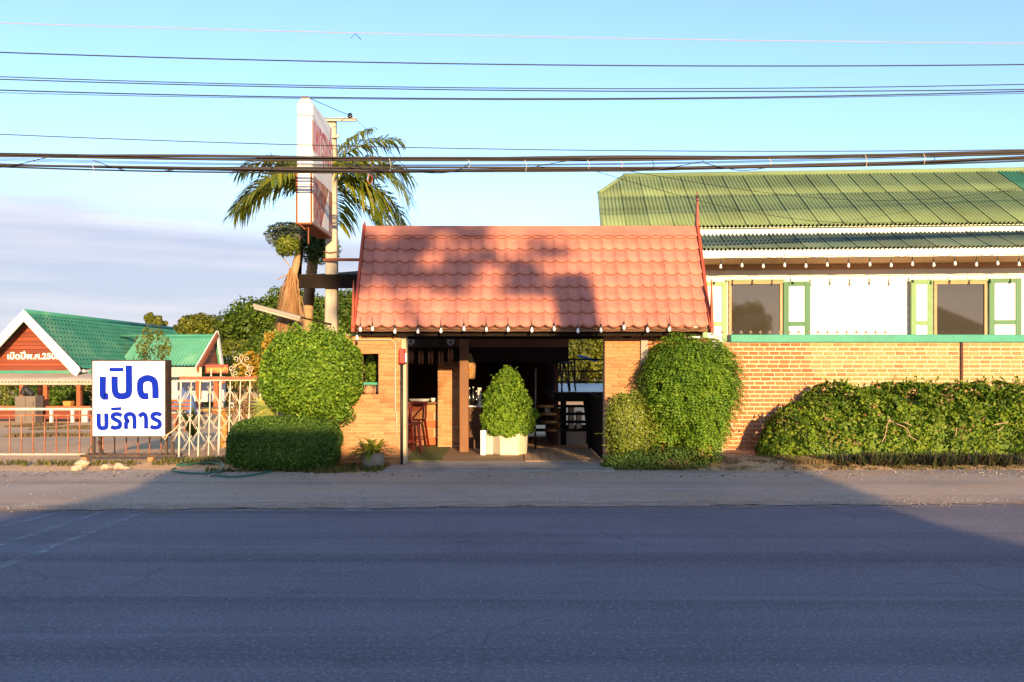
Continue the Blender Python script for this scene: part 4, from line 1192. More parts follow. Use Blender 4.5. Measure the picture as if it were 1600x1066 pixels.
# fluorescent arm
M_tubel = pmat('lamp_housing', (0.20, 0.185, 0.165), 0.5, .1, 3, .05)
fl = root('tube_lamp', W(515, 510, 16.05), 'long fluorescent lamp on a slanting arm left of the concrete post', 'lamp')
MB().bar(W(518, 507, 16.1), W(438, 489, 15.9), .03, .03).build('lamp_arm', M_woodd, fl)
MB().bar(W(470, 497, 15.98), W(395, 477, 15.85), .08, .07).build('lamp_housing', M_tubel, fl, bevel=.01)
MB().tube([Vector(W(468, 498.5, 15.95)) + Vector((0, 0, -.03)), Vector(W(397, 479.5, 15.8)) + Vector((0, 0, -.025))], .02, 8).build('lamp_tube', M_pvc, fl, smooth=True)
# box sign
Y1, Y2 = 14.4, 16.0
sxl, sxr = X(462, Y1), X(488, Y1)
szb, szt = Z(348, Y1), Z(160, Y1)
bs = root('box_sign', ((sxl + sxr)/2, 15.2, szb), 'tall white box sign with red lettering mounted on the concrete post', 'sign')
M_signwhite = pmat('sign_white', (0.78, 0.76, 0.73), 0.5, .05, 2, .05, stain=(.5, .3, .2), stain_scale=2.2, stain_lo=.66, stain_hi=.82, stain_amt=.5)
MB().box(sxl + .02, sxr - .004, Y1, Y2, szb, szt).build('sign_box', M_signwhite, bs, bevel=.012)
MB().hexa([(sxl + .04, Y1 + .01, szt + .001), (sxr - .02, Y1 + .01, szt + .001), (sxr - .02, Y2, szt + .001), (sxl + .04, Y2, szt + .001)], [(sxl + .08, Y1 + .05, szt + .09), (sxr - .06, Y1 + .05, szt + .09), (sxr - .06, Y2, szt + .09), (sxl + .08, Y2, szt + .09)]).build('sign_top', M_signwhite, bs)
MB().box(sxl + .08, sxl + .19, Y1 + .06, Y1 + .3, szt + .0905, szt + .12).build('top_bracket', M_rust, bs)
zmid_ = Z(268, Y1)
for xx in (sxl + .004, sxr - .030):
    MB().box(xx, xx + .03, Y1 - .014, Y1 - .001, szb - .01, zmid_).build('edge_trim', M_rust, bs)
MB().box(sxl, sxr - .001, Y1 - .01, Y2, szb - .028, szb - .001).build('bottom_plate', M_rust, bs)
MB().tube([(sxl + .06, Y1, szb - .02), (sxl + .14, Y1 + .05, szb - .10), (sxl + .19, Y1 + .1, szb - .06), (sxl + .19, Y1 + .1, szb - .34)], .012, 6).build('bottom_bracket', M_rust, bs)
# printed face towards the right: white top with red letters, dish photograph below
M_print = bpy.data.materials.new('faded_photo_print'); M_print.use_nodes = True
nt = M_print.node_tree; b = nt.nodes['Principled BSDF']; b.inputs['Roughness'].default_value = .4
g = nt.nodes.new('ShaderNodeNewGeometry')
f1 = ramp(nt, noise(nt, g.outputs['Position'], 3.2, 4), .42, .58); f2 = ramp(nt, noise(nt, g.outputs['Position'], 7.5, 5), .46, .62)
nt.links.new(nmix(nt, f2, nmix(nt, f1, (.52, .09, .03), (.30, .05, .03)), (.50, .38, .30)), b.inputs['Base Color'])
M_redv = pmat('faded_red_vinyl', (0.58, 0.08, 0.07), 0.5, .15, 3, 0)
face = MB().box(sxr - .003, sxr + .004, Y1 + .03, Y2 - .03, szb + .02, szt - .02).build('sign_face', M_signwhite, bs)
MB().box(sxr + .005, sxr + .008, Y1 + .04, Y2 - .04, szb + .03, zmid_ - .05).build('photo_print', M_print, bs)
MB().prism([(0, 0), (.55, 0), (.55, .75)], 0, .003).build('pale_corner', M_signwhite, bs).matrix_basis = Matrix.Translation((sxr + .010, Y2 - .62, szb + .04)) @ Matrix.Rotation(R(90), 4, 'Z')
tm = text_mesh('แพกรุงเก่า', .40, .012); tm.materials.append(M_redv)
for v in tm.vertices: v.co.y *= 2.1
tx = put('lettering', tm, None, bs, (sxr + .0065, (Y1 + Y2)/2, Z(232, Y1)), (R(90), 0, R(90)))
gw = MB().tube([(sxl + .2, Y1 + .1, szt + .1), W(547, 181, YPo)], .006, 5).build('guy_wire', M_wire)
tag(gw, 'thin guy wire from the top of the box sign to the post arm', 'wire')

# ================================================================== overhead cables
YWi = 13.6
WK = 13.6 / 11.6
M_pinkw = pmat('pale_wire', (0.42, 0.33, 0.32), 0.6, .05, 3, 0)
def qcurve(y0, y1, y2, x):
    t = x / 1600.0
    return y0 * (1 - t) * (1 - 2*t) + 4 * y1 * t * (1 - t) + y2 * t * (2*t - 1)
def cable_pts(y0, y1, y2, Y, n=36, dy=None):
    pts = []
    for i in range(n + 1):
        x = -500 + 2600 * i / n
        p = qcurve(y0, y1, y2, x)
        pts.append(W(x, p + (dy(x) if dy else 0), Y))
    return pts
for (y0, y1, y2, r_, m_, Y, l_) in [
        (36, 57, 68, .0052, M_pinkw, 14.2, 'pale pinkish wire, the highest across the sky'),
        (82, 101, 101, .0085, M_wire, 14.1, 'black wire second from the top across the sky'),
        (120, 138, 132, .0065, M_wire, 13.95, 'black wire, upper one of the close pair'),
        (124, 141.5, 140, .0075, M_wire, 13.9, 'black wire, lower one of the close pair'),
        (141, 154.5, 143, .0085, M_wire, 13.8, 'black wire crossing just at the top of the box sign'),
        (145, 156, 146, .0045, M_wire, 13.8, 'thin black wire just under the one at the sign top'),
        (210, 233.5, 234, .0065, M_wire_br, 13.7, 'single thin brown wire just above the cable bundle')]:
    c = MB().tube(cable_pts(y0, y1, y2, Y), r_ * WK, 5).build('overhead_wire', m_, smooth=True)
    tag(c, l_, 'wire', 'overhead wires along the road')
bn = root('cable_bundle', W(800, 260, YWi), 'thick sagging bundle of telecom cables across the street', 'cable bundle')
rb_ = random.Random(5)
for k in range(16):
    up = k < 7
    y0, y1, y2 = (242, 248.5, 239) if up else (258, 266.5, 248)
    off = rb_.uniform(-3.2, 3.2); ph = rb_.uniform(0, 6.28); am = rb_.uniform(.2, 1.6) * (1 if up else 1.4); fr_ = rb_.uniform(.004, .011)
    c = MB().tube(cable_pts(y0 + off, y1 + off, y2 + off * .7, YWi + rb_.uniform(-.05, .05), 52, lambda x: am * math.sin(fr_ * x + ph)), rb_.uniform(.0085, .017), 5).build('cable', rb_.choice([M_wire, M_wire_br, M_wire_br]), bn, smooth=True)
for k in range(3):
    c = MB().tube(cable_pts(247 + 2*k, 257 + k, 236.5 + 2.2*k, YWi + .02*k), .0042, 4).build('thin_cable', M_wire, bn)
# loose crossing strands and lashings
for pts in ([(0, 262), (40, 255), (85, 243), (120, 243)], [(145, 250), (170, 260), (195, 266)], [(250, 268), (300, 262), (340, 266)], [(520, 250), (560, 262), (600, 268)],
            [(830, 262), (880, 252), (930, 248)], [(930, 268), (1000, 268), (1050, 262), (1100, 252)], [(1100, 255), (1130, 262), (1160, 268), (1200, 262)], [(640, 268), (690, 272), (720, 265), (735, 254)]):
    MB().tube([W(p[0], p[1], YWi - .08) for p in smooth_pts(pts, 2)], .0065, 5).build('loose_strand', M_wire, bn, smooth=True)
for (p, ya, yb, m_) in ((146, 258, 270, M_pale), (425, 238, 266, M_wire), (610, 248, 268, M_pale), (734, 250, 262, M_pale), (920, 250, 264, M_pale), (822, 250, 268, M_pale), (972, 252, 262, M_rope), (1021, 250, 268, M_wire), (1204, 248, 258, M_rope), (1354, 242, 262, M_rope), (1445, 240, 256, M_rope), (1460, 240, 258, M_wire)):
    MB().tube([W(p - 2, ya, YWi - .09), W(p + 1, (ya + yb)/2, YWi - .11), W(p - 1, yb, YWi - .09)], .0055, 5).build('lashing', m_, bn)
MB().tube([W(p, q, YWi - .09) for p, q in ((577, 272), (574, 282), (578, 288), (582, 281), (580, 273))], .006, 5).build('red_tag', M_red, bn)
for k, (a, b_, l_) in enumerate([((925, 266, 13.6), (1460, 345, 18.2), 'thin drop wire sagging from the bundle over the green roof'), ((985, 268, 13.6), (1590, 296, 19.5), 'thin upper drop wire running to the right end of the green roof')]):
    A_, B_ = Vector(W(*a)), Vector(W(*b_))
    tag(MB().tube([A_.lerp(B_, t/12) + Vector((0, 0, -.35 * math.sin(math.pi * t/12))) for t in range(13)], .0045, 4).build('drop_wire', M_wire), l_, 'wire')
tag(MB().tube([W(0, 0, 1) if False else Vector(W(557, 187, 16.1)), Vector(W(640, 268, 13.65))], .004, 4).build('drop_wire', M_wire), 'thin drop wire from the post arm down to the cable bundle', 'wire')
sc_ = MB().tube([W(548, 60, 14.18), W(555, 53, 14.18), W(564, 62, 14.18)], .006, 4).build('wire_scrap', M_wire)
tag(sc_, 'scrap of dark string caught on the highest wire', 'string')

# ================================================================== hose and debris
M_hose = pmat('green_hose', (0.015, 0.13, 0.075), 0.45, .12, 5, 0)
hpts = []
for (p, q) in [(275, 733), (268, 735), (272, 738), (290, 740), (325, 741), (345, 736), (349, 728), (335, 720), (300, 722), (276, 728), (300, 727), (330, 725), (350, 730), (345, 738), (335, 744), (365, 746), (400, 743), (425, 738)]:
    y = GY(q, .02); hpts.append((X(p, y), y, .03 + .006 * (len(hpts) % 3)))
ho = bpy.data.curves.new('h', 'CURVE')
def catmull(pts, n=6):
    P = [Vector(p) for p in pts]; out = []
    for i in range(len(P) - 1):
        a, b_, c, d = P[max(0, i-1)], P[i], P[i+1], P[min(len(P)-1, i+2)]
        for k in range(n):
            t = k / n
            out.append(.5 * ((2*b_) + (c - a)*t + (2*a - 5*b_ + 4*c - d)*t*t + (3*b_ - a - 3*c + d)*t**3))
    out.append(P[-1]); return out
tag(MB().tube(catmull(hpts), .014, 7).build('garden_hose', M_hose, smooth=True), 'green garden hose coiled on the ground before the hedge', 'hose')
M_stone = pmat('pale_stone', (0.45, 0.36, 0.25), 0.9, .2, 8, .4)
def stone(px_, py_, r_, l_, seed, cat='stone', mat=M_stone, g_='loose stones by the sign'):
    y = GY(py_, .0); bm = bmesh.new(); bmesh.ops.create_icosphere(bm, subdivisions=2, radius=1)
    r2 = random.Random(seed); k_ = [r2.uniform(.6, 3) for _ in range(6)]
    for v in bm.verts:
        c = v.co; f = 1 + .22 * math.sin(c.x * k_[0] * 2 + k_[1]) * math.cos(c.y * k_[2] * 2 + k_[3]) + .12 * math.sin(c.z * 5 + k_[4])
        v.co = Vector((c.x * r_ * f * 1.25, c.y * r_ * f, max(-.5, c.z) * r_ * f * .8 + r_ * .35))
    me = bpy.data.meshes.new('stone'); bm.to_mesh(me); bm.free()
    o = put('stone', me, mat, None, (X(px_, y), y, 0.0)); tag(o, l_, cat, g_); return o
stone(166, 733, .065, 'pale stone left of the pair in front of the sign stand', 1)
stone(185, 732, .075, 'largest pale stone, right of the pair before the sign stand', 2)
stone(197, 733, .04, 'small pale stone right of the largest one', 3)
stone(128, 728, .10, 'broken brick lump under the left end of the sign stand', 4, 'brick lump')
stone(120, 735, .07, 'flat brown lump at the far left of the sign stones', 5, 'stone')
stone(1013, 722, .07, 'pale stone in the grass under the flowering shrub', 6, 'stone', M_stone, None)
stone(1045, 716, .06, 'grey stone in the grass beneath the feathery bush', 7, 'stone', M_stone, None)
# ================================================================== PAVILION at the far left (on lower ground)
M_pgreen = pmat('pavilion_roof_green', (0.045, 0.225, 0.155), 0.6, .14, .8, .05, 6, stain=(.20, .38, .24), stain_scale=.45, stain_lo=.52, stain_hi=.75, stain_amt=.6, spec=.35)
M_gable = pmat('red_brown_gable', (0.22, 0.045, 0.018), 0.55, .25, 1.2, .2, rand=.22, stretch=(.4, 1, 3))
M_pwhite = pmat('pavilion_white', (0.78, 0.75, 0.68), 0.6, .08, 1, .05)
M_porange = pmat('orange_brown_post', (0.33, 0.09, 0.03), 0.7, .2, 2, .1)
M_awn = pmat('awning_sheet', (0.42, 0.35, 0.30), 0.6, .12, 1, .1, rand=.06)
YV = 45.0
pv = root('pavilion', (X(38, 50), 52, gz(52)), 'riverside pavilion with green tiled roof and white bargeboards', 'pavilion')
YFr = YV - .7
RX, RZ = X(38, YFr), Z(489, YFr)
EXr, EZ = X(125, YFr), Z(577, YFr)
EXl = 2*RX - EXr
def tiled(name, a, u, v, nu, nv, mat, parent, amp=.045, step=.065):
    """a: lower left corner, u across, v up the slope; nu waves across, nv courses"""
    a, u, v = Vector(a), Vector(u), Vector(v)
    n = u.cross(v).normalized()
    if n.z < 0: n = -n
    cols = nu * 4; vs = []; qs = []
    for j in range(nv):
        for t, l_ in ((0, step), (1, 0)):
            for i in range(cols + 1):
                h = amp * math.cos(2*math.pi*i/4.0) + l_
                vs.append(a + u*(i/cols) + v*((j + t)/nv) + n*h)
    for j in range(nv*2 - 1):
        for i in range(cols):
            p = j*(cols+1)+i; qs.append((p, p+1, p+cols+2, p+cols+1))
    return np_mesh(name, np.array([tuple(q) for q in vs]), np.array(qs), mat, parent)
PL = 18.6
r1 = tiled('roof_slope', (EXr, YV - .6, EZ), (0, PL + .6, 0), (RX - EXr, 0, RZ - EZ), 52, 12, M_pgreen, pv)
r2 = tiled('roof_slope', (EXl, YV - .6, EZ), (0, PL + .6, 0), (RX - EXl, 0, RZ - EZ), 30, 8, M_pgreen, pv)
MB().tube([(RX, YV - .65, RZ + .06), (RX, YV + PL, RZ + .06)], .14, 8).build('ridge_cap', M_pgreen, pv, smooth=True)
# bargeboards with flared foot
for s_ in (-1, 1):
    ex = RX + s_ * (X(123, YFr) - RX)
    t_ = [(RX, RZ + .16), (RX, RZ - .42), (ex - s_*.30, Z(584, YFr)), (ex - s_*.10, Z(588, YFr)), (ex + s_*.10, Z(579, YFr)), (ex + s_*.02, Z(573, YFr))]
    if s_ > 0: t_ = t_[::-1]
    MB().prism(t_[::-1] if s_ < 0 else t_[::-1], YV - .78, YV - .68).build('bargeboard', M_pwhite, pv)
# gable boards
gz0, gzt = Z(579, YV), RZ - .1
nb = 13
for i in range(nb):
    z0 = gz0 + (gzt - gz0) * i / nb; z1 = gz0 + (gzt - gz0) * (i + 1) / nb - .018
    w0 = (RZ - .05 - z0) / (RZ - EZ) * (EXr - RX); w1 = (RZ - .05 - z1) / (RZ - EZ) * (EXr - RX)
    MB().prism([(RX - w0, z0), (RX + w0, z0), (RX + max(.02, w1), z1), (RX - max(.02, w1), z1)], YV + .2 + .02*(i % 2), YV + .3).build('gable_board', M_gable, pv)
# year lettering on the gable
tm = text_mesh('เปดปพ.ศ.2505', .60, .022, 1.05); tm.materials.append(M_pwhite)
xs_ = [v.co.x for v in tm.vertices]; tw_ = max(xs_) - min(xs_); tx0 = min(xs_)
k_ = (X(91, YV) - X(8, YV)) / tw_
for v in tm.vertices: v.co.x = (v.co.x - tx0) * k_; v.co.y *= .72
put('lettering', tm, None, pv, (X(8, YV), YV + .185, Z(561, YV)), (R(90), 0, 0))
sc_w = (X(97, YV) - X(8, YV)) / 89.0
lm = MB()
for (p0, p1, py_) in ((12.5, 19.5, 551.0), (28.5, 35.5, 551.0)):
    lm.box(X(p0, YV), X(p1, YV), YV + .175, YV + .178, Z(py_ + 1.2, YV), Z(py_ - .6, YV))
lm.box(X(34, YV), X(36, YV), YV + .172, YV + .1745, Z(551, YV), Z(548.5, YV))
lm.build('lettering_marks', M_pwhite, pv)
# front awning: corrugated sheets
MB().box(X(-60, YV), X(141, YV), YV + .1, YV + .15, Z(585, YV), Z(579, YV)).build('green_fascia', M_pgreen, pv)
za0, za1 = Z(597, 43.2), Z(584.5, YV)
me_a = None
x = X(-60, 44)
me_a = corr_mesh('awning_sheet', 1.0, math.hypot(1.75, za1 - za0), za1 - za0, 1.75, .03, 6, M_awn)
while x < X(142, 43.2) - .2:
    put('awning_sheet', me_a, None, pv, (x, 43.2, za0)); x += 1.0
MB().box(X(-60, 43.3), X(145, 43.3), 43.28, 43.36, za0 - .14, za0 - .03).build('awning_beam', M_awn, pv)
for p in (-30, 34, 71, 123):
    zb_ = gz(43.4)
    MB().box(X(p - 3, 43.4), X(p + 3, 43.4), 43.35, 43.55, zb_, za0 - .15).build('post', M_porange, pv)
    MB().bar((X(p - 9, 43.4), 43.45, za0 - .2), (X(p, 43.4), 43.45, za0 - .45), .07, .07).bar((X(p + 9, 43.4), 43.45, za0 - .2), (X(p, 43.4), 43.45, za0 - .45), .07, .07).build('post_bracket', M_woodd, pv)
for yy in (50.0, 57.0):
    for xx in (EXr - .5, RX, EXl + .5):
        MB().box(xx - .1, xx + .1, yy, yy + .2, gz(yy) - .1, EZ + .1).build('post', M_porange, pv)
MB().box(X(-60, 44), X(150, 44), 43.9, 62, gz(44) - .3, gz(44) + .16).build('pavilion_floor', M_conc, pv)
MB().box(EXr - .25, EXr + .05, YV - .3, YV + PL, EZ - .16, EZ - .03).build('eave_beam', M_pwhite, pv)
# cross wing to the right
Yw, Yr_ = 50.0, 53.0
wz0, wz1 = Z(573, Yw), Z(526, Yr_)
wx0, wx1 = X(185, Yr_), X(337, Yr_)
tiled('wing_roof', (RX + 2.2, Yw, wz0), (wx1 - RX - 2.2, 0, 0), (0, Yr_ - Yw, wz1 - wz0), 22, 9, M_pgreen, pv)
tiled('wing_roof', (RX + 2.2, Yr_ + .9, wz0), (wx1 - RX - 2.2, 0, 0), (0, -.9, wz1 - wz0), 22, 9, M_pgreen, pv)
MB().tube([(wx0, Yr_, wz1 + .05), (wx1 + .1, Yr_, wz1 + .05)], .1, 8).build('ridge_cap', M_pgreen, pv, smooth=True)
for s_ in (-1, 1):
    a_ = Vector((wx1 + .12, Yr_ + (-3.35 if s_ < 0 else .95), wz0 - .22)); b_ = Vector((wx1 + .12, Yr_, wz1 + .12))
    MB().bar(a_, b_, .10, .30, up=(0, s_, 1)).build('bargeboard', M_porange if s_ < 0 else M_pwhite, pv)
    MB().bar(a_ + Vector((-.02, s_ * .25, .2)), b_ + Vector((-.02, s_*.1, .22)), .06, .05, up=(0, s_, 1)).build('barge_trim', M_pwhite, pv)
for i in range(6):
    z0 = wz0 + (wz1 - wz0) * i / 6; z1 = wz0 + (wz1 - wz0) * (i + 1) / 6 - .02
    w0 = 3 * (1 - i/6); w1 = max(.03, 3 * (1 - (i+1)/6))
    MB().add([(wx1 - .1, Yr_ - w0, z0), (wx1 - .1, Yr_ + w0*.28, z0), (wx1 - .1, Yr_ + w1*.28, z1), (wx1 - .1, Yr_ - w1, z1), (wx1 - .2, Yr_ - w0, z0), (wx1 - .2, Yr_ + w0*.28, z0), (wx1 - .2, Yr_ + w1*.28, z1), (wx1 - .2, Yr_ - w1, z1)],
             [(0,1,2,3),(7,6,5,4),(0,4,5,1),(1,5,6,2),(2,6,7,3),(3,7,4,0)]).build('gable_board', M_gable, pv)
MB().box(X(255, Yw), wx1 + .3, Yw - .25, Yw - .2, Z(589, Yw), Z(574, Yw)).build('wing_valance', pmat('scallop_valance', (.55, .46, .36), .8, .25, 3, .2, stain=(.3, .2, .12), stain_scale=3), pv)
for p in (309, 337):
    MB().box(X(p - 3.5, Yw), X(p + 3.5, Yw), Yw, Yw + .25, gz(Yw) - .1, Z(588, Yw)).build('wing_post', M_porange, pv)
MB().bar((X(338, Yw), Yw + .1, Z(604, Yw)), (X(356, Yw), Yw + .1, Z(592, Yw)), .14, .14).build('wing_brace', M_porange, pv)
MB().box(X(200, Yw), wx1 + .3, Yw + .3, 2*Yr_ - Yw, gz(Yw) - .3, gz(Yw) + .12).build('wing_floor', M_conc, pv)
# small carved name board under the wing
nb_ = root('name_board', (X(341, 49), 49, Z(583, 49)), 'small carved wooden name board under the right pavilion wing', 'sign')
M_nb = pmat('carved_board', (.26, .06, .035), .7, .2, 3, .2)
M_gold = pmat('gold_paint', (.60, .33, .06), .5, .1, 4, .1)
MB().box(X(321, 49), X(357, 49), 48.95, 49.03, Z(583.5, 49), Z(569.5, 49)).build('board', M_nb, nb_, bevel=.02)
tm = text_mesh('แพกรุงเก่า', .34, .012, .85); tm.materials.append(M_gold)
put('lettering', tm, None, nb_, (X(340, 49), 48.94, Z(580, 49)), (R(90), 0, 0))
MB().tube([(X(325, 49), 49, Z(570, 49)), (X(325, 49), 49.3, Z(560, 49))], .02, 5).tube([(X(353, 49), 49, Z(570, 49)), (X(353, 49), 49.6, Z(556, 49))], .02, 5).build('hanger', M_wire, nb_)
# yard furniture round the pavilion
M_cab = pmat('grey_brown_cabinet', (.16, .125, .10), .7, .1, 2, .1)
Yc = 41.5
cb = root('cabinet', (X(38, Yc), Yc, gz(Yc)), 'grey-brown metal cabinet standing in front of the pavilion', 'cabinet')
MB().box(X(23, Yc), X(55, Yc), Yc, Yc + .7, gz(Yc), Z(619, Yc)).build('cabinet_body', M_cab, cb, bevel=.02)
MB().box(X(50, Yc), X(53, Yc), Yc - .02, Yc - .002, Z(634, Yc), Z(628, Yc)).build('cabinet_handle', M_ironspike, cb)
MB().box(X(39.3, Yc), X(39.8, Yc), Yc - .006, Yc - .001, gz(Yc) + .1, Z(620, Yc)).build('door_gap', M_sock, cb)
fg = root('dark_bundle', (X(36, Yc), Yc + .3, Z(619, Yc)), 'dark draped bundle lying on top of the cabinet', 'bundle')
MB().tube(catmull([(X(30, Yc), Yc + .3, Z(617, Yc)), (X(34, Yc), Yc + .3, Z(608, Yc)), (X(38, Yc), Yc + .3, Z(612, Yc)), (X(46, Yc), Yc + .3, Z(617.5, Yc))], 4), .16, 7).build('bundle_body', M_sock, fg, smooth=True)
rf = root('pavilion_railing', (X(70, 42.6), 42.6, gz(42.6)), 'red-brown low railing with white posts along the pavilion front', 'railing')
MB().box(X(-30, 42.6), X(141, 42.6), 42.58, 42.66, Z(637, 42.6), Z(634.5, 42.6)).build('rail', M_porange, rf)
MB().box(X(-30, 42.6), X(141, 42.6), 42.6, 42.64, Z(655, 42.6), Z(640, 42.6)).build('rail_panel', M_gable, rf)
for p in (81, 114, 130, 133, 136):
    w_ = 1.8 if p in (81, 114) else .8
    MB().box(X(p - w_, 42.5), X(p + w_, 42.5), 42.4, 42.56, gz(42.5), Z(638, 42.5)).build('rail_post', M_pwhite, rf)
M_orbox = pmat('orange_box', (.55, .22, .04), .6, .1, 2, 0)
ob = MB().hexa([(X(99, 43), 43, Z(637, 43)), (X(109, 43), 43, Z(637, 43)), (X(109, 43), 43.4, Z(637, 43)), (X(99, 43), 43.4, Z(637, 43))], [(X(97, 43), 43, Z(627, 43)), (X(111, 43), 43, Z(627, 43)), (X(111, 43), 43.4, Z(627, 43)), (X(97, 43), 43.4, Z(627, 43))]).build('orange_crate', M_orbox, bevel=.03)
tag(ob, 'orange crate set on the pavilion railing between the posts', 'crate')
M_tarp = pmat('blue_tarp', (.10, .16, .34), .6, .3, 2, .3, stain=(.45, .48, .52), stain_scale=1.5)
M_palew = pmat('pale_screen', (.50, .52, .58), .7, .1, 1, 0)
tp = root('blue_tarp', (X(285, 46), 46, gz(46)), 'crumpled blue tarpaulin heap left of the ornate fence', 'tarp')
tv, tq = [], []
for j in range(9):
    for i in range(15):
        u, v = i/14, j/8
        tv.append((X(266 + 34*u, 46), 46 + 1.2*v + .1*math.sin(9*u), gz(46) + .05 + 1.55*math.sin(math.pi*min(1, .15 + u*.8))*math.sin(math.pi*(.12 + .7*v)) + .12*math.sin(13*u + 7*v)))
for j in range(8):
    for i in range(14):
        p = j*15+i; tq.append((p, p+1, p+16, p+15))
np_mesh('tarp_sheet', np.array(tv), np.array(tq), M_tarp, tp, smooth=True)
scn = root('pale_screen', (X(325, 55), 55, gz(55)), 'pale roller screen under the right pavilion wing', 'screen')
MB().box(X(262, 55), X(352, 55), 55, 55.05, Z(628, 55), Z(590, 55)).build('screen_sheet', M_palew, scn)
MB().tube([(X(262, 55), 54.98, Z(590, 55)), (X(352, 55), 54.98, Z(590, 55))], .08, 8).build('roller', M_palew, scn)
bc = root('red_bench', (X(282, 33), 33, gz(33)), 'red-brown slatted bench behind the sign and fence', 'bench')
for k in range(3):
    MB().box(X(262, 33), X(298, 33), 33 + .0, 33.05, Z(640 - 6*k, 33), Z(636.5 - 6*k, 33)).build('back_slat', M_porange, bc)
MB().box(X(262, 33), X(298, 33), 32.5, 33, Z(650, 33), Z(647.5, 33)).build('seat', M_porange, bc)
for p in (265, 280, 295):
    MB().box(X(p - 1, 33), X(p + 1, 33), 32.55, 33.0, gz(33), Z(650, 33)).build('leg', M_porange, bc)
tb = root('rustic_table', (X(370, 18), 18, gz(18)), 'rough orange wood table standing behind the ornate fence', 'table')
M_owood = pmat('orange_wood', (.50, .24, .06), .8, .25, 4, .4)
MB().box(X(330, 18.3), X(400, 18.3), 17.7, 18.7, Z(642, 18), Z(638, 18)).build('tabletop', M_owood, tb, bevel=.015)
for (p, y) in ((350, 17.9), (388, 17.9), (352, 18.5), (386, 18.5)):
    MB().tube([(X(p, y), y, gz(y)), (X(p + .8, y), y, .3), (X(p, y), y, Z(642, 18))], [.085, .07, .08], 9).build('leg', M_owood, tb, smooth=True)
M_jar = pmat('pale_jar', (.5, .52, .55), .3, .1, 3, 0)
for (p, l_) in ((345, 'pale jar on the rustic table, left one'), (362, 'pale jar on the rustic table, right one')):
    j_ = root('glass_jar', (X(p, 17.9), 17.9, Z(638, 18)), l_, 'jar', 'jars on the rustic table')
    MB().lathe([(.05, 0), (.06, .01), (.06, .13), (.04, .16)], (X(p, 17.9), 17.9, Z(638, 18) + .001), 12).build('jar_body', M_jar, j_, smooth=True)
    MB().lathe([(.045, 0), (.045, .03)], (X(p, 17.9), 17.9, Z(638, 18) + .162), 12).build('jar_lid', M_pale, j_)
# tan river wall / ruin behind the pavilion
tanw = root('tan_wall', (X(80, 75), 75, gz(75)), 'sunlit tan wall far behind the pavilion', 'wall')
M_tanw = pmat('tan_render', (.52, .37, .20), .9, .15, .4, .1)
MB().box(X(50, 75), X(180, 75), 75, 75.4, gz(75) - .2, Z(597, 75)).build('wall_body', M_tanw, tanw)
for p in (57, 84, 90, 95, 108, 120):
    MB().box(X(p - 1.3, 75), X(p + 1.3, 75), 74.85, 75, gz(75) - .2, Z(602, 75)).build('wall_pillar', M_porange if p == 57 else M_tanw, tanw)
# ================================================================== VEGETATION
def sph(n):
    d = rng.normal(0, 1, (n, 3)); return unit(d)
def lumps(d, amp, seed, f=3.0):
    r_ = np.random.default_rng(seed); s = np.zeros(len(d))
    for k in range(7):
        w = r_.normal(0, f * (1 + .35 * k), 3); s += np.sin(d @ w + r_.uniform(0, 6.28)) / (1 + .45 * k)
    return amp * s / 2.2
def radius(d, p):
    return 1.0 / np.maximum(1e-6, (np.abs(d) ** p).sum(1)) ** (1.0 / p)
def blob(n, c, ax, p=2.0, lump=.06, seed=1, shell=.18, zcut=None, f=3.0):
    d = sph(n)
    r_ = radius(d, p) * (1 + lumps(d, lump, seed, f)) * (1 - shell * rng.uniform(0, 1, n) ** 1.6)
    pos = d * r_[:, None] * np.array(ax) + np.array(c)
    nr = unit(d / np.array(ax))
    if zcut is not None:
        k = pos[:, 2] > zcut; pos, nr = pos[k], nr[k]
    return pos, nr
def core_mesh(name, c, ax, p, lump, seed, mat, parent, k=.84, zcut=None, f=3.0):
    nu, nv = 40, 24; vs = []
    d = np.array([(math.cos(2*math.pi*i/nu)*math.sin(math.pi*j/nv), math.sin(2*math.pi*i/nu)*math.sin(math.pi*j/nv), math.cos(math.pi*j/nv)) for j in range(nv+1) for i in range(nu)])
    v = d * (radius(d, p) * (1 + lumps(d, lump, seed, f)) * k)[:, None] * np.array(ax) + np.array(c)
    if zcut is not None: v[:, 2] = np.maximum(v[:, 2], zcut)
    q = np.array([(j*nu+i, (j+1)*nu+i, (j+1)*nu+(i+1) % nu, j*nu+(i+1) % nu) for j in range(nv) for i in range(nu)])
    return np_mesh(name, v, q, mat, parent, smooth=True)
M_bark = pmat('bark', (.13, .085, .05), .9, .3, 5, .7, 30)
L_topi = leafmat('topiary_leaf', [(.06, .13, .012), (.12, .245, .02), (.20, .35, .03), (.30, .42, .045)], .35)
L_box = leafmat('box_hedge_leaf', [(.05, .11, .018), (.085, .17, .025), (.13, .23, .034)])
L_fern = leafmat('feathery_leaf', [(.07, .15, .014), (.15, .29, .025), (.26, .39, .04)], .35)
L_flow = leafmat('flower_shrub_leaf', [(.11, .16, .018), (.19, .25, .03), (.26, .29, .05)])
L_ivy = leafmat('creeper_leaf', [(.04, .09, .012), (.11, .21, .018), (.19, .30, .025), (.29, .33, .04)], .35)
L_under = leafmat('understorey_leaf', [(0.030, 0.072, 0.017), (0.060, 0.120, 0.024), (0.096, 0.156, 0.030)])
L_strap = leafmat('strap_leaf', [(.11, .17, .02), (.22, .26, .035), (.36, .34, .05)], .25)
L_palm = leafmat('palm_leaf', [(.11, .16, .016), (.22, .27, .025), (.42, .38, .04)], .4)
L_rain = leafmat('rain_tree_leaf', [(.045, .085, .010), (.08, .14, .012), (.13, .20, .018)])
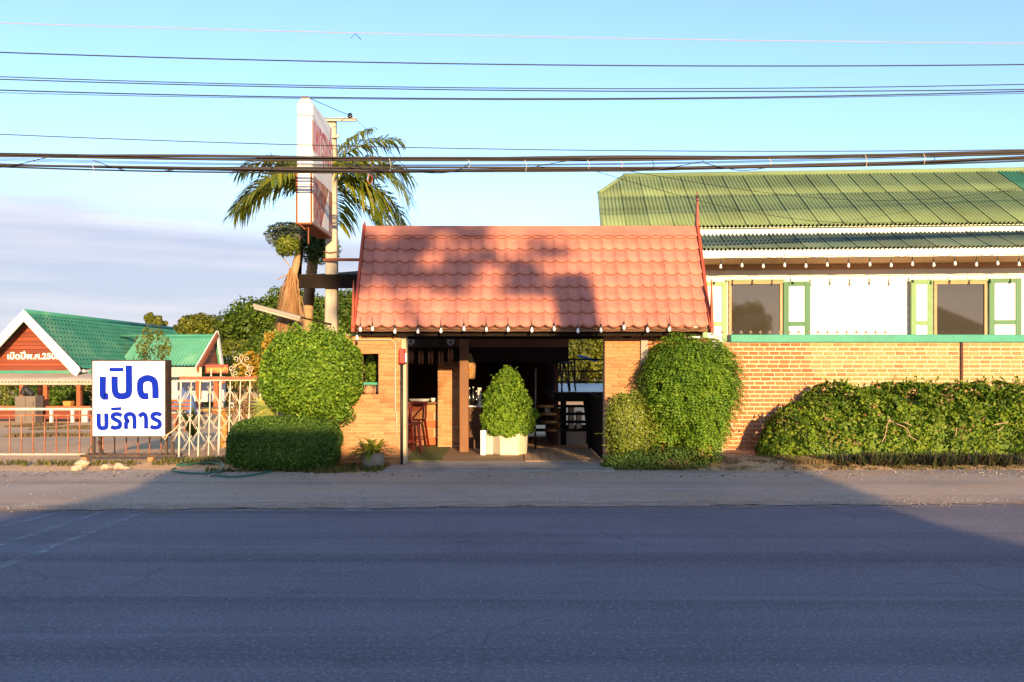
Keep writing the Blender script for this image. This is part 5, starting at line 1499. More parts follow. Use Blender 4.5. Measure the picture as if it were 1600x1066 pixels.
L_yel = leafmat('yellow_green_leaf', [(0.091, 0.117, 0.016), (0.156, 0.182, 0.019), (0.221, 0.234, 0.026)])
L_gold = leafmat('golden_leaf', [(0.300, 0.190, 0.020), (0.450, 0.270, 0.030), (0.420, 0.330, 0.060)])
L_dry = leafmat('dry_leaf', [(0.200, 0.100, 0.045), (0.300, 0.165, 0.080), (0.360, 0.220, 0.120)], .15, .8)
L_grey = leafmat('grey_fern_leaf', [(.11, .15, .085), (.17, .21, .12), (.24, .26, .15)])
L_grass = leafmat('grass_blade', [(0.080, 0.110, 0.020), (0.150, 0.160, 0.040), (0.260, 0.200, 0.090)])
L_drygr = leafmat('dry_grass_blade', [(0.220, 0.150, 0.070), (0.320, 0.220, 0.110), (0.160, 0.140, 0.050)])
L_rhoeo = leafmat('purple_blade', [(0.035, 0.050, 0.020), (0.060, 0.035, 0.040), (0.050, 0.075, 0.025), (0.090, 0.100, 0.040)])
L_white = leafmat('white_flower', [(0.600, 0.580, 0.500), (0.700, 0.660, 0.500)])
L_ever = leafmat('river_tree_leaf', [(0.050, 0.080, 0.015), (0.110, 0.130, 0.020), (0.180, 0.180, 0.030)])

def shoots(parent, mat, pos, nr, n, length, ll, lw, lift=.4, name='stray_shoots'):
    """short leafy twigs leaving the surface of a bush"""
    idx = rng.choice(len(pos), n); P_, N_, A_ = [], [], []
    for i in idx:
        d = unit((nr[i] + rng.normal(0, .5, 3) + np.array([0, 0, lift]))[None])[0]
        L_ = length * rng.uniform(.4, 1.2); k_ = max(4, int(L_ / (ll * .42)))
        for j in range(k_):
            t = (j + 1) / k_
            P_.append(pos[i] + d * L_ * t + np.array([0, 0, -.25 * L_ * t * t])); A_.append(d * .6 + rng.normal(0, .6, 3)); N_.append(rng.normal(0, .5, 3) + np.array([0, -.6, .6]))
    o = leaves(name, mat, parent, np.array(P_), np.array(N_), ll, lw, tilt=.4, along=np.array(A_)); o['kind'] = 'stuff'; return o
def gaps(pos, f, seed, thr):
    """mask that opens irregular gaps in a mass of leaves"""
    r_ = np.random.default_rng(seed); v = np.zeros(len(pos))
    for k in range(8):
        v += np.sin(pos @ (r_.normal(0, f, 3) * (1 + .3 * k)) + r_.uniform(0, 6.28))
    return v > thr
def stems(parent, base, tips, r0, mat=M_bark, name='stem'):
    b_ = Vector(base)
    for t in tips:
        t = Vector(t); m_ = b_.lerp(t, .5) + Vector((rnd.uniform(-.05, .05), rnd.uniform(-.05, .05), 0))
        MB().tube([b_, m_, t], [r0, r0*.8, r0*.45], 7).build(name, mat, parent, smooth=True)

# clipped round topiary
c = W(487, 584, 14.0)
tp_ = root('round_topiary', (c[0], c[1], 0), 'big round clipped bush in front of the left brick pier', 'bush')
ax = (.80, .62, .70)
core_mesh('inner_growth', c, ax, 2.6, .045, 4, L_topi, tp_, .76)
pos, nr = blob(24000, c, ax, 2.6, .055, 4, .24)
k = gaps(pos, 11, 3, -2.6); leaves('foliage', L_topi, tp_, pos[k], nr[k], .052, .032, tilt=.75, lv=.5)
shoots(tp_, L_topi, pos, nr, 150, .10, .05, .03)
sprig = np.array([(rnd.uniform(-.6, .6), rnd.uniform(-.4, .3), 0) for _ in range(60)])
sp_pos = np.concatenate([np.array(c) + s_ * [1, 1, 0] + np.array([0, 0, ax[2] * .93 * (1 - (s_[0]/.9)**2)**.5 * 1.0]) + np.cumsum(rng.normal(0, .012, (7, 3)) + [0, 0, .02], axis=0) for s_ in sprig])
leaves('sprigs', L_topi, tp_, sp_pos, np.tile([0, -1, .3], (len(sp_pos), 1)), .05, .03, tilt=.9)['kind'] = 'stuff'
stems(tp_, (c[0], c[1], -.05), [(c[0]-.15, c[1], .95), (c[0]+.15, c[1]-.05, .95), (c[0]+.35, c[1], .98)], .05)
pos, nr = blob(220, (c[0] + .50, c[1] - .1, .84), (.26, .2, .16), 2, .1, 8, .8)
leaves('side_shoots', L_topi, tp_, pos, nr, .075, .04, tilt=.9)

# box hedge
hc = (X(445, 13.6), 13.62, .40)
bh_ = root('box_hedge', (hc[0], hc[1], 0), 'dark clipped box hedge at the road edge left of the entrance', 'hedge')
ax = (.86, .44, .425)
core_mesh('inner_growth', hc, ax, 3.8, .045, 9, L_box, bh_, .86)
pos, nr = blob(26000, hc, ax, 3.8, .045, 9, .16)
leaves('foliage', L_box, bh_, pos, nr, .036, .024, tilt=.75, lv=.5)
shoots(bh_, L_box, pos, nr, 200, .06, .034, .022)
stems(bh_, (hc[0], hc[1], -.05), [(hc[0]-.4, hc[1], .4), (hc[0]+.4, hc[1], .4)], .03)

def strap(mb, base, az, el, L, w, bend, n=5, up=None):
    p = Vector(base); a = el; side = Vector((-math.sin(az), math.cos(az), 0))
    pts = []
    for i in range(n + 1):
        t = i / n; ww = w * (math.sin(math.pi * (.12 + .88 * t)) ** .8 if t < 1 else .02)
        d = Vector((math.cos(az)*math.cos(a), math.sin(az)*math.cos(a), math.sin(a)))
        pts.append((p.copy(), ww)); p = p + d * (L / n); a -= bend / n
    vs = []
    for q, ww in pts: vs += [q - side*ww/2, q + side*ww/2]
    mb.add(vs, [(2*i, 2*i+1, 2*i+3, 2*i+2) for i in range(n)])

# potted plant
Yp = 13.75
pt = root('potted_plant', (X(583, Yp), Yp, 0), 'strap-leaved plant in a round grey pot beside the left pier', 'potted plant')
M_pot = pmat('grey_pot', (.24, .20, .165), .85, .2, 4, .3)
MB().lathe([(.12, 0), (.165, .05), (.185, .14), (.18, .21), (.165, .235), (.178, .25), (.16, .25), (.15, .2)], (X(583, Yp), Yp, .0), 20, cap=False).build('pot', M_pot, pt, smooth=True)
sb = MB()
for k in range(46):
    strap(sb, (X(582, Yp) + rnd.uniform(-.08, .08), Yp + rnd.uniform(-.06, .06), .2), rnd.uniform(0, 6.28), rnd.uniform(.45, 1.3), rnd.uniform(.38, .62), rnd.uniform(.05, .075), rnd.uniform(.9, 1.9))
sb.build('leaves', L_strap, pt)
# low weeds around it
def tuft_field(name, label, boxes, n, h, mat, cat='grass', kind='stuff', w=.008, zf=None):
    mb_v, mb_q = [], []
    for k in range(n):
        (x0, x1, y0, y1) = boxes[rnd.randrange(len(boxes))]
        x, y = rnd.uniform(x0, x1), rnd.uniform(y0, y1)
        z = (zf(x, y) if zf else 0.0) - .01
        for j in range(rnd.randint(4, 8)):
            az = rnd.uniform(0, 6.28); L = h * rnd.uniform(.4, 1.2); ln = rnd.uniform(.2, .9)
            dx, dy = math.cos(az)*L*ln, math.sin(az)*L*ln; sx, sy = -math.sin(az)*w, math.cos(az)*w
            ox, oy = rnd.uniform(-.03, .03), rnd.uniform(-.03, .03)
            n0 = len(mb_v)
            mb_v += [(x+ox-sx, y+oy-sy, z), (x+ox+sx, y+oy+sy, z), (x+ox+dx*.55+sx*.7, y+oy+dy*.55+sy*.7, z+L*.75), (x+ox+dx*.55-sx*.7, y+oy+dy*.55-sy*.7, z+L*.75), (x+ox+dx, y+oy+dy, z+L*.8), (x+ox+dx+sx*.1, y+oy+dy+sy*.1, z+L*.8)]
            mb_q += [(n0, n0+1, n0+2, n0+3), (n0+3, n0+2, n0+5, n0+4)]
    o = np_mesh(name, np.array(mb_v), np.array(mb_q), mat)
    return tag(o, label, cat, None, kind)
tuft_field('grass_verge', 'short weedy grass along the foot of hedge and fence', [(-6.0, -4.9, 14.3, 15.0), (-5.4, -4.6, 14.4, 15.3), (-2.9, -2.0, 13.35, 14.1), (-4.7, -2.6, 13.2, 13.35), (-8.6, -6.2, 14.2, 14.5)], 520, .10, L_grass)
tuft_field('yard_grass', 'dry grass strip in the yard before the pavilion', [(X(60, 36), X(150, 36), 35, 39), (X(0, 38), X(60, 38), 38, 41), (X(30, 24), X(200, 24), 23, 24.5)], 1500, .11, L_drygr, zf=lambda x, y: gz(y), w=.012)

# fan palm plant left of the topiary
fp = root('fan_palm', (X(415, 14.6), 14.6, 0), 'small fan palm poking out left of the round bush', 'plant')
for k, (px_, py_, s_) in enumerate([(408, 628, .42), (418, 645, .36), (400, 650, .3)]):
    b0 = Vector(W(px_ + 14, py_ + 8, 14.6)); mb = MB()
    mb.tube([(X(424, 14.6), 14.7, 0), b0], .012, 5)
    for j in range(15):
        a = R(95 + j * 11.5)
        d = Vector((math.cos(a), -.25 + .1*(j % 2), math.sin(a))).normalized(); L = s_ * (1 - .25*abs(j-7)/7)
        sd = d.cross(Vector((0, -1, .3))).normalized() * .02
        mb.add([b0, b0 + d*L*.45 + sd, b0 + d*L + Vector((0, 0, -.05)), b0 + d*L*.45 - sd], [(0, 1, 2, 3)])
    mb.build('fan_leaf', L_palm if k else L_strap, fp)
# golden crotons behind topiary and fence
for (px_, py_, Y, ax, n, l_) in ((424, 555, 15.6, (.16, .15, .5), 500, 'golden-leaved croton between dry palm and round bush'), (396, 575, 16.4, (.34, .25, .30), 700, 'golden-yellow shrub behind the ornate fence')):
    c_ = W(px_, py_, Y)
    t = root('golden_shrub', (c_[0], Y, 0), l_, 'shrub', 'golden shrubs by the fence')
    pos, nr = blob(n, c_, ax, 2, .15, 3, .9)
    leaves('foliage', L_gold, t, pos, nr, .10, .045, tilt=.9)
    stems(t, (c_[0], Y, -.05), [(c_[0], Y, c_[2]), (c_[0] + .08, Y, c_[2] - .1)], .02)
# dry tangle behind the fence
dt = root('dry_shrub', (X(385, 16.8), 16.8, 0), 'leafless dry shrub tangled behind the ornate fence', 'shrub')
mb = MB()
for k in range(70):
    x, y = X(rnd.uniform(362, 412), 16.8), 16.8 + rnd.uniform(-.3, .3)
    p = Vector((x, y, rnd.uniform(.1, .7))); pts = [p]
    d = Vector((rnd.uniform(-.6, .6), rnd.uniform(-.3, .3), 1)).normalized()
    for j in range(5):
        d = (d + Vector((rnd.uniform(-.6, .6), rnd.uniform(-.4, .4), rnd.uniform(-.3, .3)))).normalized(); p = p + d*.17; pts.append(p)
    mb.tube(pts, .006, 4)
mb.build('twigs', pmat('dry_twig', (.33, .20, .10), .9, .2, 5, 0), dt)
pos, nr = blob(500, (X(387, 16.8), 16.8, .75), (.36, .3, .6), 2, .2, 6, .9)
leaves('dry_leaves', L_dry, dt, pos, nr, .06, .03, tilt=1)
stems(dt, (X(387, 16.8), 16.8, -.1), [(X(380, 16.8), 16.8, .7), (X(395, 16.8), 16.8, .8)], .02)
# yard palms behind the fence: low green plants
for (px_, Y, s_, l_) in ((300, 22, .9, 'young green plant in the yard behind the left fence bars'), (352, 26, .8, 'young green plant in the yard beyond the rustic table')):
    t = root('yard_plant', (X(px_, Y), Y, gz(Y)), l_, 'plant', 'young plants in the yard')
    mb = MB()
    for k in range(30):
        strap(mb, (X(px_, Y), Y, gz(Y)), rnd.uniform(0, 6.28), rnd.uniform(.7, 1.5), s_ * rnd.uniform(.7, 1.2), .07, rnd.uniform(.6, 1.5))
    mb.build('leaves', L_yel, t)

# feathery weeping bush at the right of the entrance
def compound(n_leaf, c, ax, p, seed, L, nl, lw, droop, keep=None, zcut=None):
    pos, nr = blob(n_leaf, c, ax, p, .13, seed, .30, zcut)
    az = np.arctan2(nr[:, 1], nr[:, 0]) + rng.normal(0, .45, len(pos))
    d = np.stack([np.cos(az), np.sin(az), np.full(len(pos), .25) + rng.normal(0, .35, len(pos))], 1); d = unit(d)
    P, N, A_ = [], [], []
    for t in np.linspace(.1, 1, nl):
        q = pos + d * L * t + np.array([0, 0, -1]) * (droop * L * t * t)[..., None] if False else pos + d * (L * t) + np.array([0, 0, -droop * L * t * t])
        tang = unit(d + np.array([0, 0, -2 * droop * t]))
        sd = unit(np.cross(tang, np.array([0, 0, 1.0]))); up = np.cross(sd, tang)
        for s_ in (-1, 1):
            P.append(q + sd * s_ * lw * 1.4); N.append(up); A_.append(sd * s_ + tang * .7)
    return np.concatenate(P), np.concatenate(N), np.concatenate(A_)
fb = root('feathery_bush', (X(1080, 14.0), 14.1, .1), 'tall feathery weeping bush against the wall right of the entrance', 'bush')
fc = (X(1080, 14.0), 14.05, Z(596, 14.0))
core_mesh('inner_growth', fc, (.50, .30, .52), 2.2, .1, 5, L_fern, fb, .82)
P_, N_, A_ = compound(2300, fc, (.62, .44, .72), 2.0, 5, .30, 9, .020, .65, zcut=.70); k = gaps(P_, 8, 12, -2.2); P_, N_, A_ = P_[k], N_[k], A_[k]
leaves('foliage', L_fern, fb, P_, N_, .058, .020, tilt=.25, along=A_)
fc2 = (X(1100, 13.95), 13.95, Z(655, 13.95))
P_, N_, A_ = compound(700, fc2, (.27, .28, .42), 2.2, 6, .20, 7, .018, .8)
leaves('lower_foliage', L_fern, fb, P_, N_, .058, .020, tilt=.25, along=A_)
fc3 = (X(1042, 14.25), 14.25, Z(660, 14.25))
P_, N_, A_ = compound(330, fc3, (.30, .3, .34), 2.2, 7, .20, 7, .018, .8)
leaves('side_foliage', L_fern, fb, P_, N_, .058, .020, tilt=.25, along=A_)
P_, N_, A_ = compound(380, fc, (.68, .48, .80), 2.0, 15, .28, 9, .020, .75, zcut=.85)
leaves('outer_sprays', L_fern, fb, P_, N_, .058, .020, tilt=.25, along=A_)
# long whips at the right
P0, N0, A0 = [], [], []
for k in range(40):
    st = Vector(fc) + Vector((rnd.uniform(.40, .62), rnd.uniform(-.3, .1), rnd.uniform(-.5, .55)))
    for j in range(9):
        t = j / 8
        P0.append(st + Vector((.24*t, -.03*t, .04*t - .20*t*t)) + Vector((0, rnd.uniform(-.02, .02), rnd.uniform(-.025, .025)))); N0.append((0, -.4, 1)); A0.append((.7, 0, -.4*t + rnd.choice((-.7, .7))))
leaves('whips', L_fern, fb, np.array(P0), np.array(N0), .06, .02, tilt=.4, along=np.array(A0))['kind'] = 'stuff'
stems(fb, (X(1075, 14.2), 14.25, .0), [(fc[0]-.2, fc[1]+.1, fc[2]-.3), (fc[0]+.1, fc[1], fc[2]-.2), (fc[0]+.3, fc[1]+.1, fc[2]-.35)], .045)

# flowering shrub at the right jamb
Yf = 14.0
fs = root('flowering_shrub', (X(980, Yf), Yf, 0), 'pale green shrub with tiny white flowers beside the entrance', 'shrub')
fcs = (X(982, Yf), Yf, Z(668, Yf))
ax = (.36, .34, .56)
core_mesh('inner_growth', fcs, ax, 2.4, .12, 12, L_flow, fs, .78, zcut=.05)
pos, nr = blob(9000, fcs, ax, 2.4, .12, 12, .3, .05); leaves('foliage', L_flow, fs, pos, nr, .038, .022, tilt=.8, lv=.5); shoots(fs, L_flow, pos, nr, 160, .14, .036, .02)
pos, nr = blob(1500, (X(1000, 14.15), 14.2, Z(628, 14)), (.24, .2, .16), 2, .2, 13, .6); leaves('upper_foliage', L_flow, fs, pos, nr, .038, .022, tilt=.8)
pos, nr = blob(700, (X(1022, Yf), Yf, Z(676, Yf)), (.2, .25, .3), 2, .2, 14, .6, .05); leaves('side_foliage', L_flow, fs, pos, nr, .038, .022, tilt=.8)
pos, nr = blob(260, fcs, (.37, .35, .57), 2.4, .12, 12, .05, .3); leaves('flowers', L_white, fs, pos, nr, .02, .018, tilt=.5)['kind'] = 'stuff'
stems(fs, (X(985, Yf), Yf, -.02), [(X(975, Yf), Yf, .7), (X(1000, Yf), Yf + .1, .8)], .02)
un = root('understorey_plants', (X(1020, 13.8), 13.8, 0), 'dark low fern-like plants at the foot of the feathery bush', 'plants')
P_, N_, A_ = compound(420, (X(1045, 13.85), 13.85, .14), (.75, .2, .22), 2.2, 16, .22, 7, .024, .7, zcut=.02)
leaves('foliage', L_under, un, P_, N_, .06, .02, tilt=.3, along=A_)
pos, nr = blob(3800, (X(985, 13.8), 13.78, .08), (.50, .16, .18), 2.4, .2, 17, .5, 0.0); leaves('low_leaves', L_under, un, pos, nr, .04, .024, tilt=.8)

# creeper hedge along the brick wall
ck = root('creeper_hedge', (7.0, 14.7, .1), 'rambling green creeper hedge along the brick wall', 'hedge')
hpx = [(1185, 700), (1200, 668), (1215, 645), (1235, 633), (1258, 622), (1285, 612), (1300, 605), (1320, 601), (1345, 605), (1380, 605), (1410, 603), (1430, 597), (1450, 603), (1480, 603), (1520, 600), (1560, 602), (1600, 601), (1760, 604)]
hxs = np.array([X(p, 14.8) for p, q in hpx]); hzs = np.array([Z(q, 14.8) for p, q in hpx])
def hedge_top(x): return np.interp(x, hxs, hzs)
n = 42000
x = hxs[0] + (hxs[-1] - hxs[0]) * rng.uniform(0, 1, n)
th = rng.uniform(-.12, math.pi * .80, n)                       # 0 = street side foot, pi/2 = top
h = hedge_top(x) - .06
lp_ = .14 * np.sin(x*5.1 + th*3) + .11 * np.sin(x*11.3 + th*5 + 1) + .09 * np.sin(x*23 + th*9)
rr = 1.02 - .45 * rng.uniform(0, 1, n) ** 1.5 + lp_ * .6
wv = .62 * np.clip((h - .1) / .8, .3, 1)
ct, st_ = np.cos(th), np.sin(th)
sgn = np.sign(ct) * np.abs(ct) ** .45
pos = np.stack([x, 14.85 - wv * rr * sgn, .08 + (h - .08) * np.abs(st_) ** .6 * np.sign(st_) * (1 + lp_ * .40)], 1)
nr = np.stack([rng.normal(0, .2, n), -ct, st_ + .1], 1)
k = (pos[:, 2] > .1) & gaps(pos, 7, 5, -1.6); leaves('foliage', L_ivy, ck, pos[k], nr[k], .058, .044, tilt=.85, lv=.5)
shoots(ck, L_ivy, pos[k], nr[k], 520, .16, .05, .034)
shoots(ck, L_dry, pos[k], nr[k], 60, .10, .04, .025, name='dry_shoots')
cv, cq = [], []
cx = np.linspace(hxs[0] + .05, hxs[-1], 120); na = 14
for i, xx in enumerate(cx):
    hh = max(.12, float(hedge_top(xx)) - .30); w_ = .36 * min(1, max(.3, (hh - .1)/.8))
    for j in range(na + 1):
        a = math.pi * j / na
        r_ = 1 + .10*math.sin(xx*5.1 + a*3) + .05*math.sin(xx*11.3 + a*5 + 1)
        cv.append((xx, 14.85 - w_ * r_ * math.copysign(abs(math.cos(a)) ** .55, math.cos(a)), .05 + (hh - .05) * math.sin(a) ** .7))
for i in range(len(cx) - 1):
    for j in range(na):
        p = i*(na+1)+j; cq.append((p, p+na+1, p+na+2, p+1))
np_mesh('inner_growth', np.array(cv), np.array(cq), L_ivy, ck, smooth=True)
M_twig = pmat('bare_twig', (.36, .24, .15), .9, .2, 5, 0)
for pts in ([(1378, 692), (1385, 675), (1386, 662), (1392, 655)], [(1386, 656), (1396, 660)], [(1400, 662), (1416, 668), (1422, 680)], [(1418, 680), (1432, 688)], [(1552, 664), (1575, 660)], [(1558, 674), (1567, 668)], [(1495, 668), (1494, 676), (1491, 682)], [(1424, 665), (1412, 660)]):
    MB().tube([W(p, q, 14.13) for p, q in smooth_pts(pts, 1)], .009, 5).build('bare_twig', M_twig, ck, smooth=True)
for (px_, py_) in ((1432, 594), (1467, 598), (1300, 606), (1502, 600), (1318, 600), (1590, 597), (1540, 599)):
    q0 = np.array(W(px_, py_ + 8, 14.8)); pp = q0 + np.cumsum(rng.normal(0, .01, (16, 3)) + [0, 0, .011], axis=0)
    leaves('shoot', L_ivy, ck, pp, np.tile([0, -1, .2], (16, 1)), .055, .035, tilt=.8)
pos = np.stack([rng.uniform(X(1230, 14.2), X(1500, 14.2), 420), rng.uniform(14.1, 14.3, 420), rng.uniform(.15, 1.0, 420)], 1)
ctr = np.array([W(p, q, 14.15) for p, q in ((1245, 668), (1290, 650), (1300, 685), (1370, 640), (1480, 625), (1485, 612), (1505, 672), (1220, 655), (1335, 690))])
pos = ctr[rng.integers(0, len(ctr), 130)] + rng.normal(0, .07, (130, 3))
leaves('dry_leaves', L_dry, ck, pos, np.tile([0, -1, .2], (130, 1)), .045, .03, tilt=.8)

# purple border plants
mb_v, mb_q = [], []
for k in range(330):
    x = X(1290, 13.9) + (10.6 - X(1290, 13.9)) * rnd.random(); y = rnd.uniform(13.68, 14.1)
    if x < X(1300, 13.9): y = max(y, 13.9)
    for j in range(12):
        az = rnd.uniform(0, 6.28); L = rnd.uniform(.13, .27); el_ = rnd.uniform(.5, 1.4); w_ = .013
        dx, dy, dz = math.cos(az)*math.cos(el_)*L, math.sin(az)*math.cos(el_)*L, math.sin(el_)*L
        sx, sy = -math.sin(az)*w_, math.cos(az)*w_; n0 = len(mb_v); z = .03
        mb_v += [(x-sx*.5, y-sy*.5, z), (x+sx*.5, y+sy*.5, z), (x+dx*.5+sx, y+dy*.5+sy, z+dz*.55), (x+dx*.5-sx, y+dy*.5-sy, z+dz*.55), (x+dx, y+dy, z+dz), (x+dx+sx*.1, y+dy+sy*.1, z+dz)]
        mb_q += [(n0, n0+1, n0+2, n0+3), (n0+3, n0+2, n0+5, n0+4)]
tag(np_mesh('purple_border', np.array(mb_v), np.array(mb_q), L_rhoeo), 'low border of purple spiky leaves in front of the creeper hedge', 'plants', None, 'stuff')
tuft_field('dry_verge_grass', 'dry grass on the dirt verge before the wall', [(3.2, 5.4, 13.6, 14.5), (2.6, 10.5, 13.42, 13.7), (4.4, 5.6, 13.6, 14.6)], 520, .085, L_drygr, zf=lambda x, y: .08 if y > 13.7 else .0)
tuft_field('green_verge_grass', 'green weeds at the foot of the creeper hedge', [(4.2, 5.6, 14.0, 14.8), (5.0, 10.4, 13.6, 13.72), (1.7, 3.0, 13.45, 13.7)], 420, .09, L_grass, zf=lambda x, y: .08 if y > 13.8 else .0)

# cone shrub in the planter
cs = root('cone_shrub', (xc, Yt + .35, .4), 'clipped cone-shaped shrub growing in the cream planter', 'shrub')
n = 15000
t = 1 - rng.uniform(0, 1, n) ** .62 * .995
zb0, zt0_ = .36, Z(576, Yt + .2)
a = rng.uniform(0, 2*math.pi, n)
prof = np.interp(t, [0, .05, .28, .5, .68, .85, .94, 1.0], [.36, .43, .465, .42, .345, .24, .16, .05]) * (1 + .10*np.sin(3*a + 7*t) + .08*np.sin(7*a - 14*t) + .07*np.sin(11*a + 23*t) + .04*np.sin(19*a - 31*t))
r_ = prof * (1 - .25 * rng.uniform(0, 1, n) ** 1.6)
pos = np.stack([xc - .03 + r_*np.cos(a), Yt + .35 + r_*np.sin(a)*.9, zb0 + (zt0_ - zb0)*t + .02*np.sin(5*a)], 1)
nr = np.stack([np.cos(a), np.sin(a), np.full(n, .45)], 1)
k = gaps(pos, 13, 8, -2.4); leaves('foliage', L_topi, cs, pos[k], nr[k], .048, .028, tilt=.8, lv=.5); shoots(cs, L_topi, pos, nr, 150, .10, .046, .026)
pos, nr = blob(900, (xc - .36, Yt + .25, .66), (.15, .16, .20), 2, .2, 61, .5); leaves('side_growth', L_topi, cs, pos, nr, .048, .028, tilt=.8)
pos, nr = blob(260, (xc - .03, Yt + .34, zt0_ - .03), (.09, .09, .10), 2, .2, 62, .8); leaves('top_growth', L_topi, cs, pos, nr, .048, .028, tilt=.8)
MB().lathe([(.18, zb0 + .05), (.25, zb0 + .16), (.23, zb0 + .4), (.17, zb0 + .65), (.09, zb0 + .9), (.02, zt0_ - .2)], (xc - .03, Yt + .35, 0), 20).build('inner_growth', L_topi, cs, smooth=True)
# small plant seen inside the pier window
ip = root('window_plant', (X(578, 15.2), 15.2, .8), 'leafy plant glimpsed through the small pier window', 'plant')
pos, nr = blob(500, (X(579, 15.0), 15.0, 1.55), (.11, .1, .28), 2, .2, 22, .8); leaves('foliage', L_topi, ip, pos, nr, .05, .025, tilt=.9)
MB().lathe([(.07, .9), (.1, 1.2), (.09, 1.28)], (X(579, 15.0), 15.0, 0), 12).build('pot', M_clay, ip, smooth=True)
MB().box(X(555, 15.0), X(600, 15.0), 14.85, 15.15, .02, .9).build('stand', M_wood, ip)

# ------------------------------------------------------------------ palms
def frond(parent, base, az, el0, L, bend, nl, ll, mat=L_palm, name='frond', wl_=.035):
    p = Vector(base); a = el0; pts = []; n = 12
    for i in range(n + 1):
        pts.append(p.copy()); d = Vector((math.cos(az)*math.cos(a), math.sin(az)*math.cos(a), math.sin(a)))
        p = p + d*(L/n); a -= bend/n
    mb = MB(); mb.tube(pts, [.022*(1 - .8*i/n) for i in range(n + 1)], 5)
    for k in range(nl):
        t = .14 + .86*k/(nl - 1); f = t*n; i = min(n - 1, int(f)); q = pts[i].lerp(pts[i+1], f - i)
        tg = (pts[i+1] - pts[i]).normalized(); sd = tg.cross(Vector((0, 0, 1)))
        if sd.length < .1: sd = Vector((-math.sin(az), math.cos(az), 0))
        sd.normalize(); up = sd.cross(tg)
        for s_ in (-1, 1):
            l_ = ll * (math.sin(math.pi*(.15 + .78*t)) ** .6) * rnd.uniform(.8, 1.15)
            d = (sd*s_*.85 + tg*.75 + up*.25 + Vector((rnd.uniform(-.12, .12), rnd.uniform(-.12, .12), rnd.uniform(-.1, .1)))).normalized()
            wv_ = d.cross(up).normalized()*wl_*rnd.uniform(.7, 1.1)
            p1 = q + d*l_*.4 + Vector((0, 0, -.02)); p2 = q + d*l_*.75 + Vector((0, 0, -.30*l_)); p3 = q + d*l_*.95 + Vector((0, 0, -.62*l_))
            mb.add([q - wv_*.3, q + wv_*.3, p1 + wv_, p1 - wv_, p2 + wv_*.75, p2 - wv_*.75, p3 + wv_*.08, p3 - wv_*.08], [(0, 1, 2, 3), (3, 2, 4, 5), (5, 4, 6, 7)])
    return mb.build(name, mat, parent)
Ya = 17.4
M_ptr = pmat('ringed_palm_trunk', (.36, .23, .12), .9, .25, 6, .5, 20, stain=(.42, .30, .18), stain_scale=14, stretch=(.3, .3, 3))
pm = root('palm_tree', (X(478, Ya), Ya, 0), 'green palm with arching fronds rising behind the box sign', 'palm tree')
tpts = [(X(476, Ya), Ya, -.1), (X(479, Ya), Ya, Z(515, Ya)), (X(484, Ya), Ya, Z(450, Ya)), (X(490, Ya), Ya, Z(400, Ya)), (X(496, Ya), Ya, Z(340, Ya)), (X(500, Ya), Ya, Z(300, Ya))]
rings, rads = [], []
for i, q in enumerate(catmull(tpts, 14)):
    rings.append(q); rads.append(.12 - .03*i/70 + (.010 if i % 2 else 0))
MB().tube(rings, rads, 12).build('trunk', M_ptr, pm, smooth=True)
cr_ = Vector(W(505, 288, Ya))
for (az, el_, L, bend, ll) in [(180, 48, 1.55, 1.5, .62), (168, 20, 1.75, 1.3, .66), (200, 5, 1.5, .9, .6), (150, 60, 1.4, 1.6, .6), (8, 66, 1.55, 1.3, .65), (-8, 42, 1.7, 2.0, .72), (15, 22, 1.75, 1.9, .75), (-20, 5, 1.6, 1.6, .7), (5, -15, 1.5, 1.1, .65), (60, 55, 1.5, 1.5, .6), (-60, 50, 1.3, 1.8, .6), (120, 50, 1.4, 1.6, .6), (90, 20, 1.5, 1.5, .6), (240, 35, 1.3, 1.6, .55), (30, 75, 1.35, .9, .6), (175, 35, 1.6, 1.9, .7), (10, 52, 1.6, 1.7, .7), (-12, 25, 1.5, 2.2, .7), (0, 8, 1.5, 1.4, .7)]:
    frond(pm, cr_, R(az), R(el_), L * 1.22, bend, 40, ll * 1.12, wl_=.025)
# second palm: dead frond skirt
Yd = 16.6
dp = root('dry_palm', (X(445, Yd), Yd, 0), 'palm trunk wrapped in hanging dry brown fronds', 'palm tree')
MB().tube([(X(440, Yd), Yd, -.1), (X(447, Yd), Yd, Z(500, Yd)), (X(456, Yd), Yd, Z(440, Yd)), (X(466, Yd), Yd, Z(400, Yd)), (X(472, Yd), Yd, Z(360, Yd))], [.10, .09, .08, .07, .06], 9).build('trunk', M_ptr, dp, smooth=True)
dv, dq = [], []
for k in range(520):
    top = Vector(W(457 + rnd.uniform(-4, 6), rnd.uniform(418, 450), Yd)); top.y += rnd.uniform(-.08, .08)
    az = rnd.uniform(0, 6.28); L = rnd.uniform(.6, 1.4); sp_ = rnd.uniform(.03, .14)
    end = top + Vector((math.cos(az)*sp_ - .17*L + (.25*rnd.random() if rnd.random() < .3 else 0), math.sin(az)*sp_, -L)); mid = top.lerp(end, .5) + Vector((math.cos(az)*.03, math.sin(az)*.04 - .03, .05))
    w_ = Vector((-math.sin(az), math.cos(az), 0))*rnd.uniform(.006, .016) + Vector((.006, 0, 0)); n0 = len(dv)
    dv += [top - w_*.5, top + w_*.5, mid + w_, mid - w_, end + w_*.15, end - w_*.15]; dq += [(n0, n0+1, n0+2, n0+3), (n0+3, n0+2, n0+4, n0+5)]
np_mesh('dry_fronds', np.array([tuple(q) for q in dv]), np.array(dq), L_dry, dp)
dv, dq = [], []
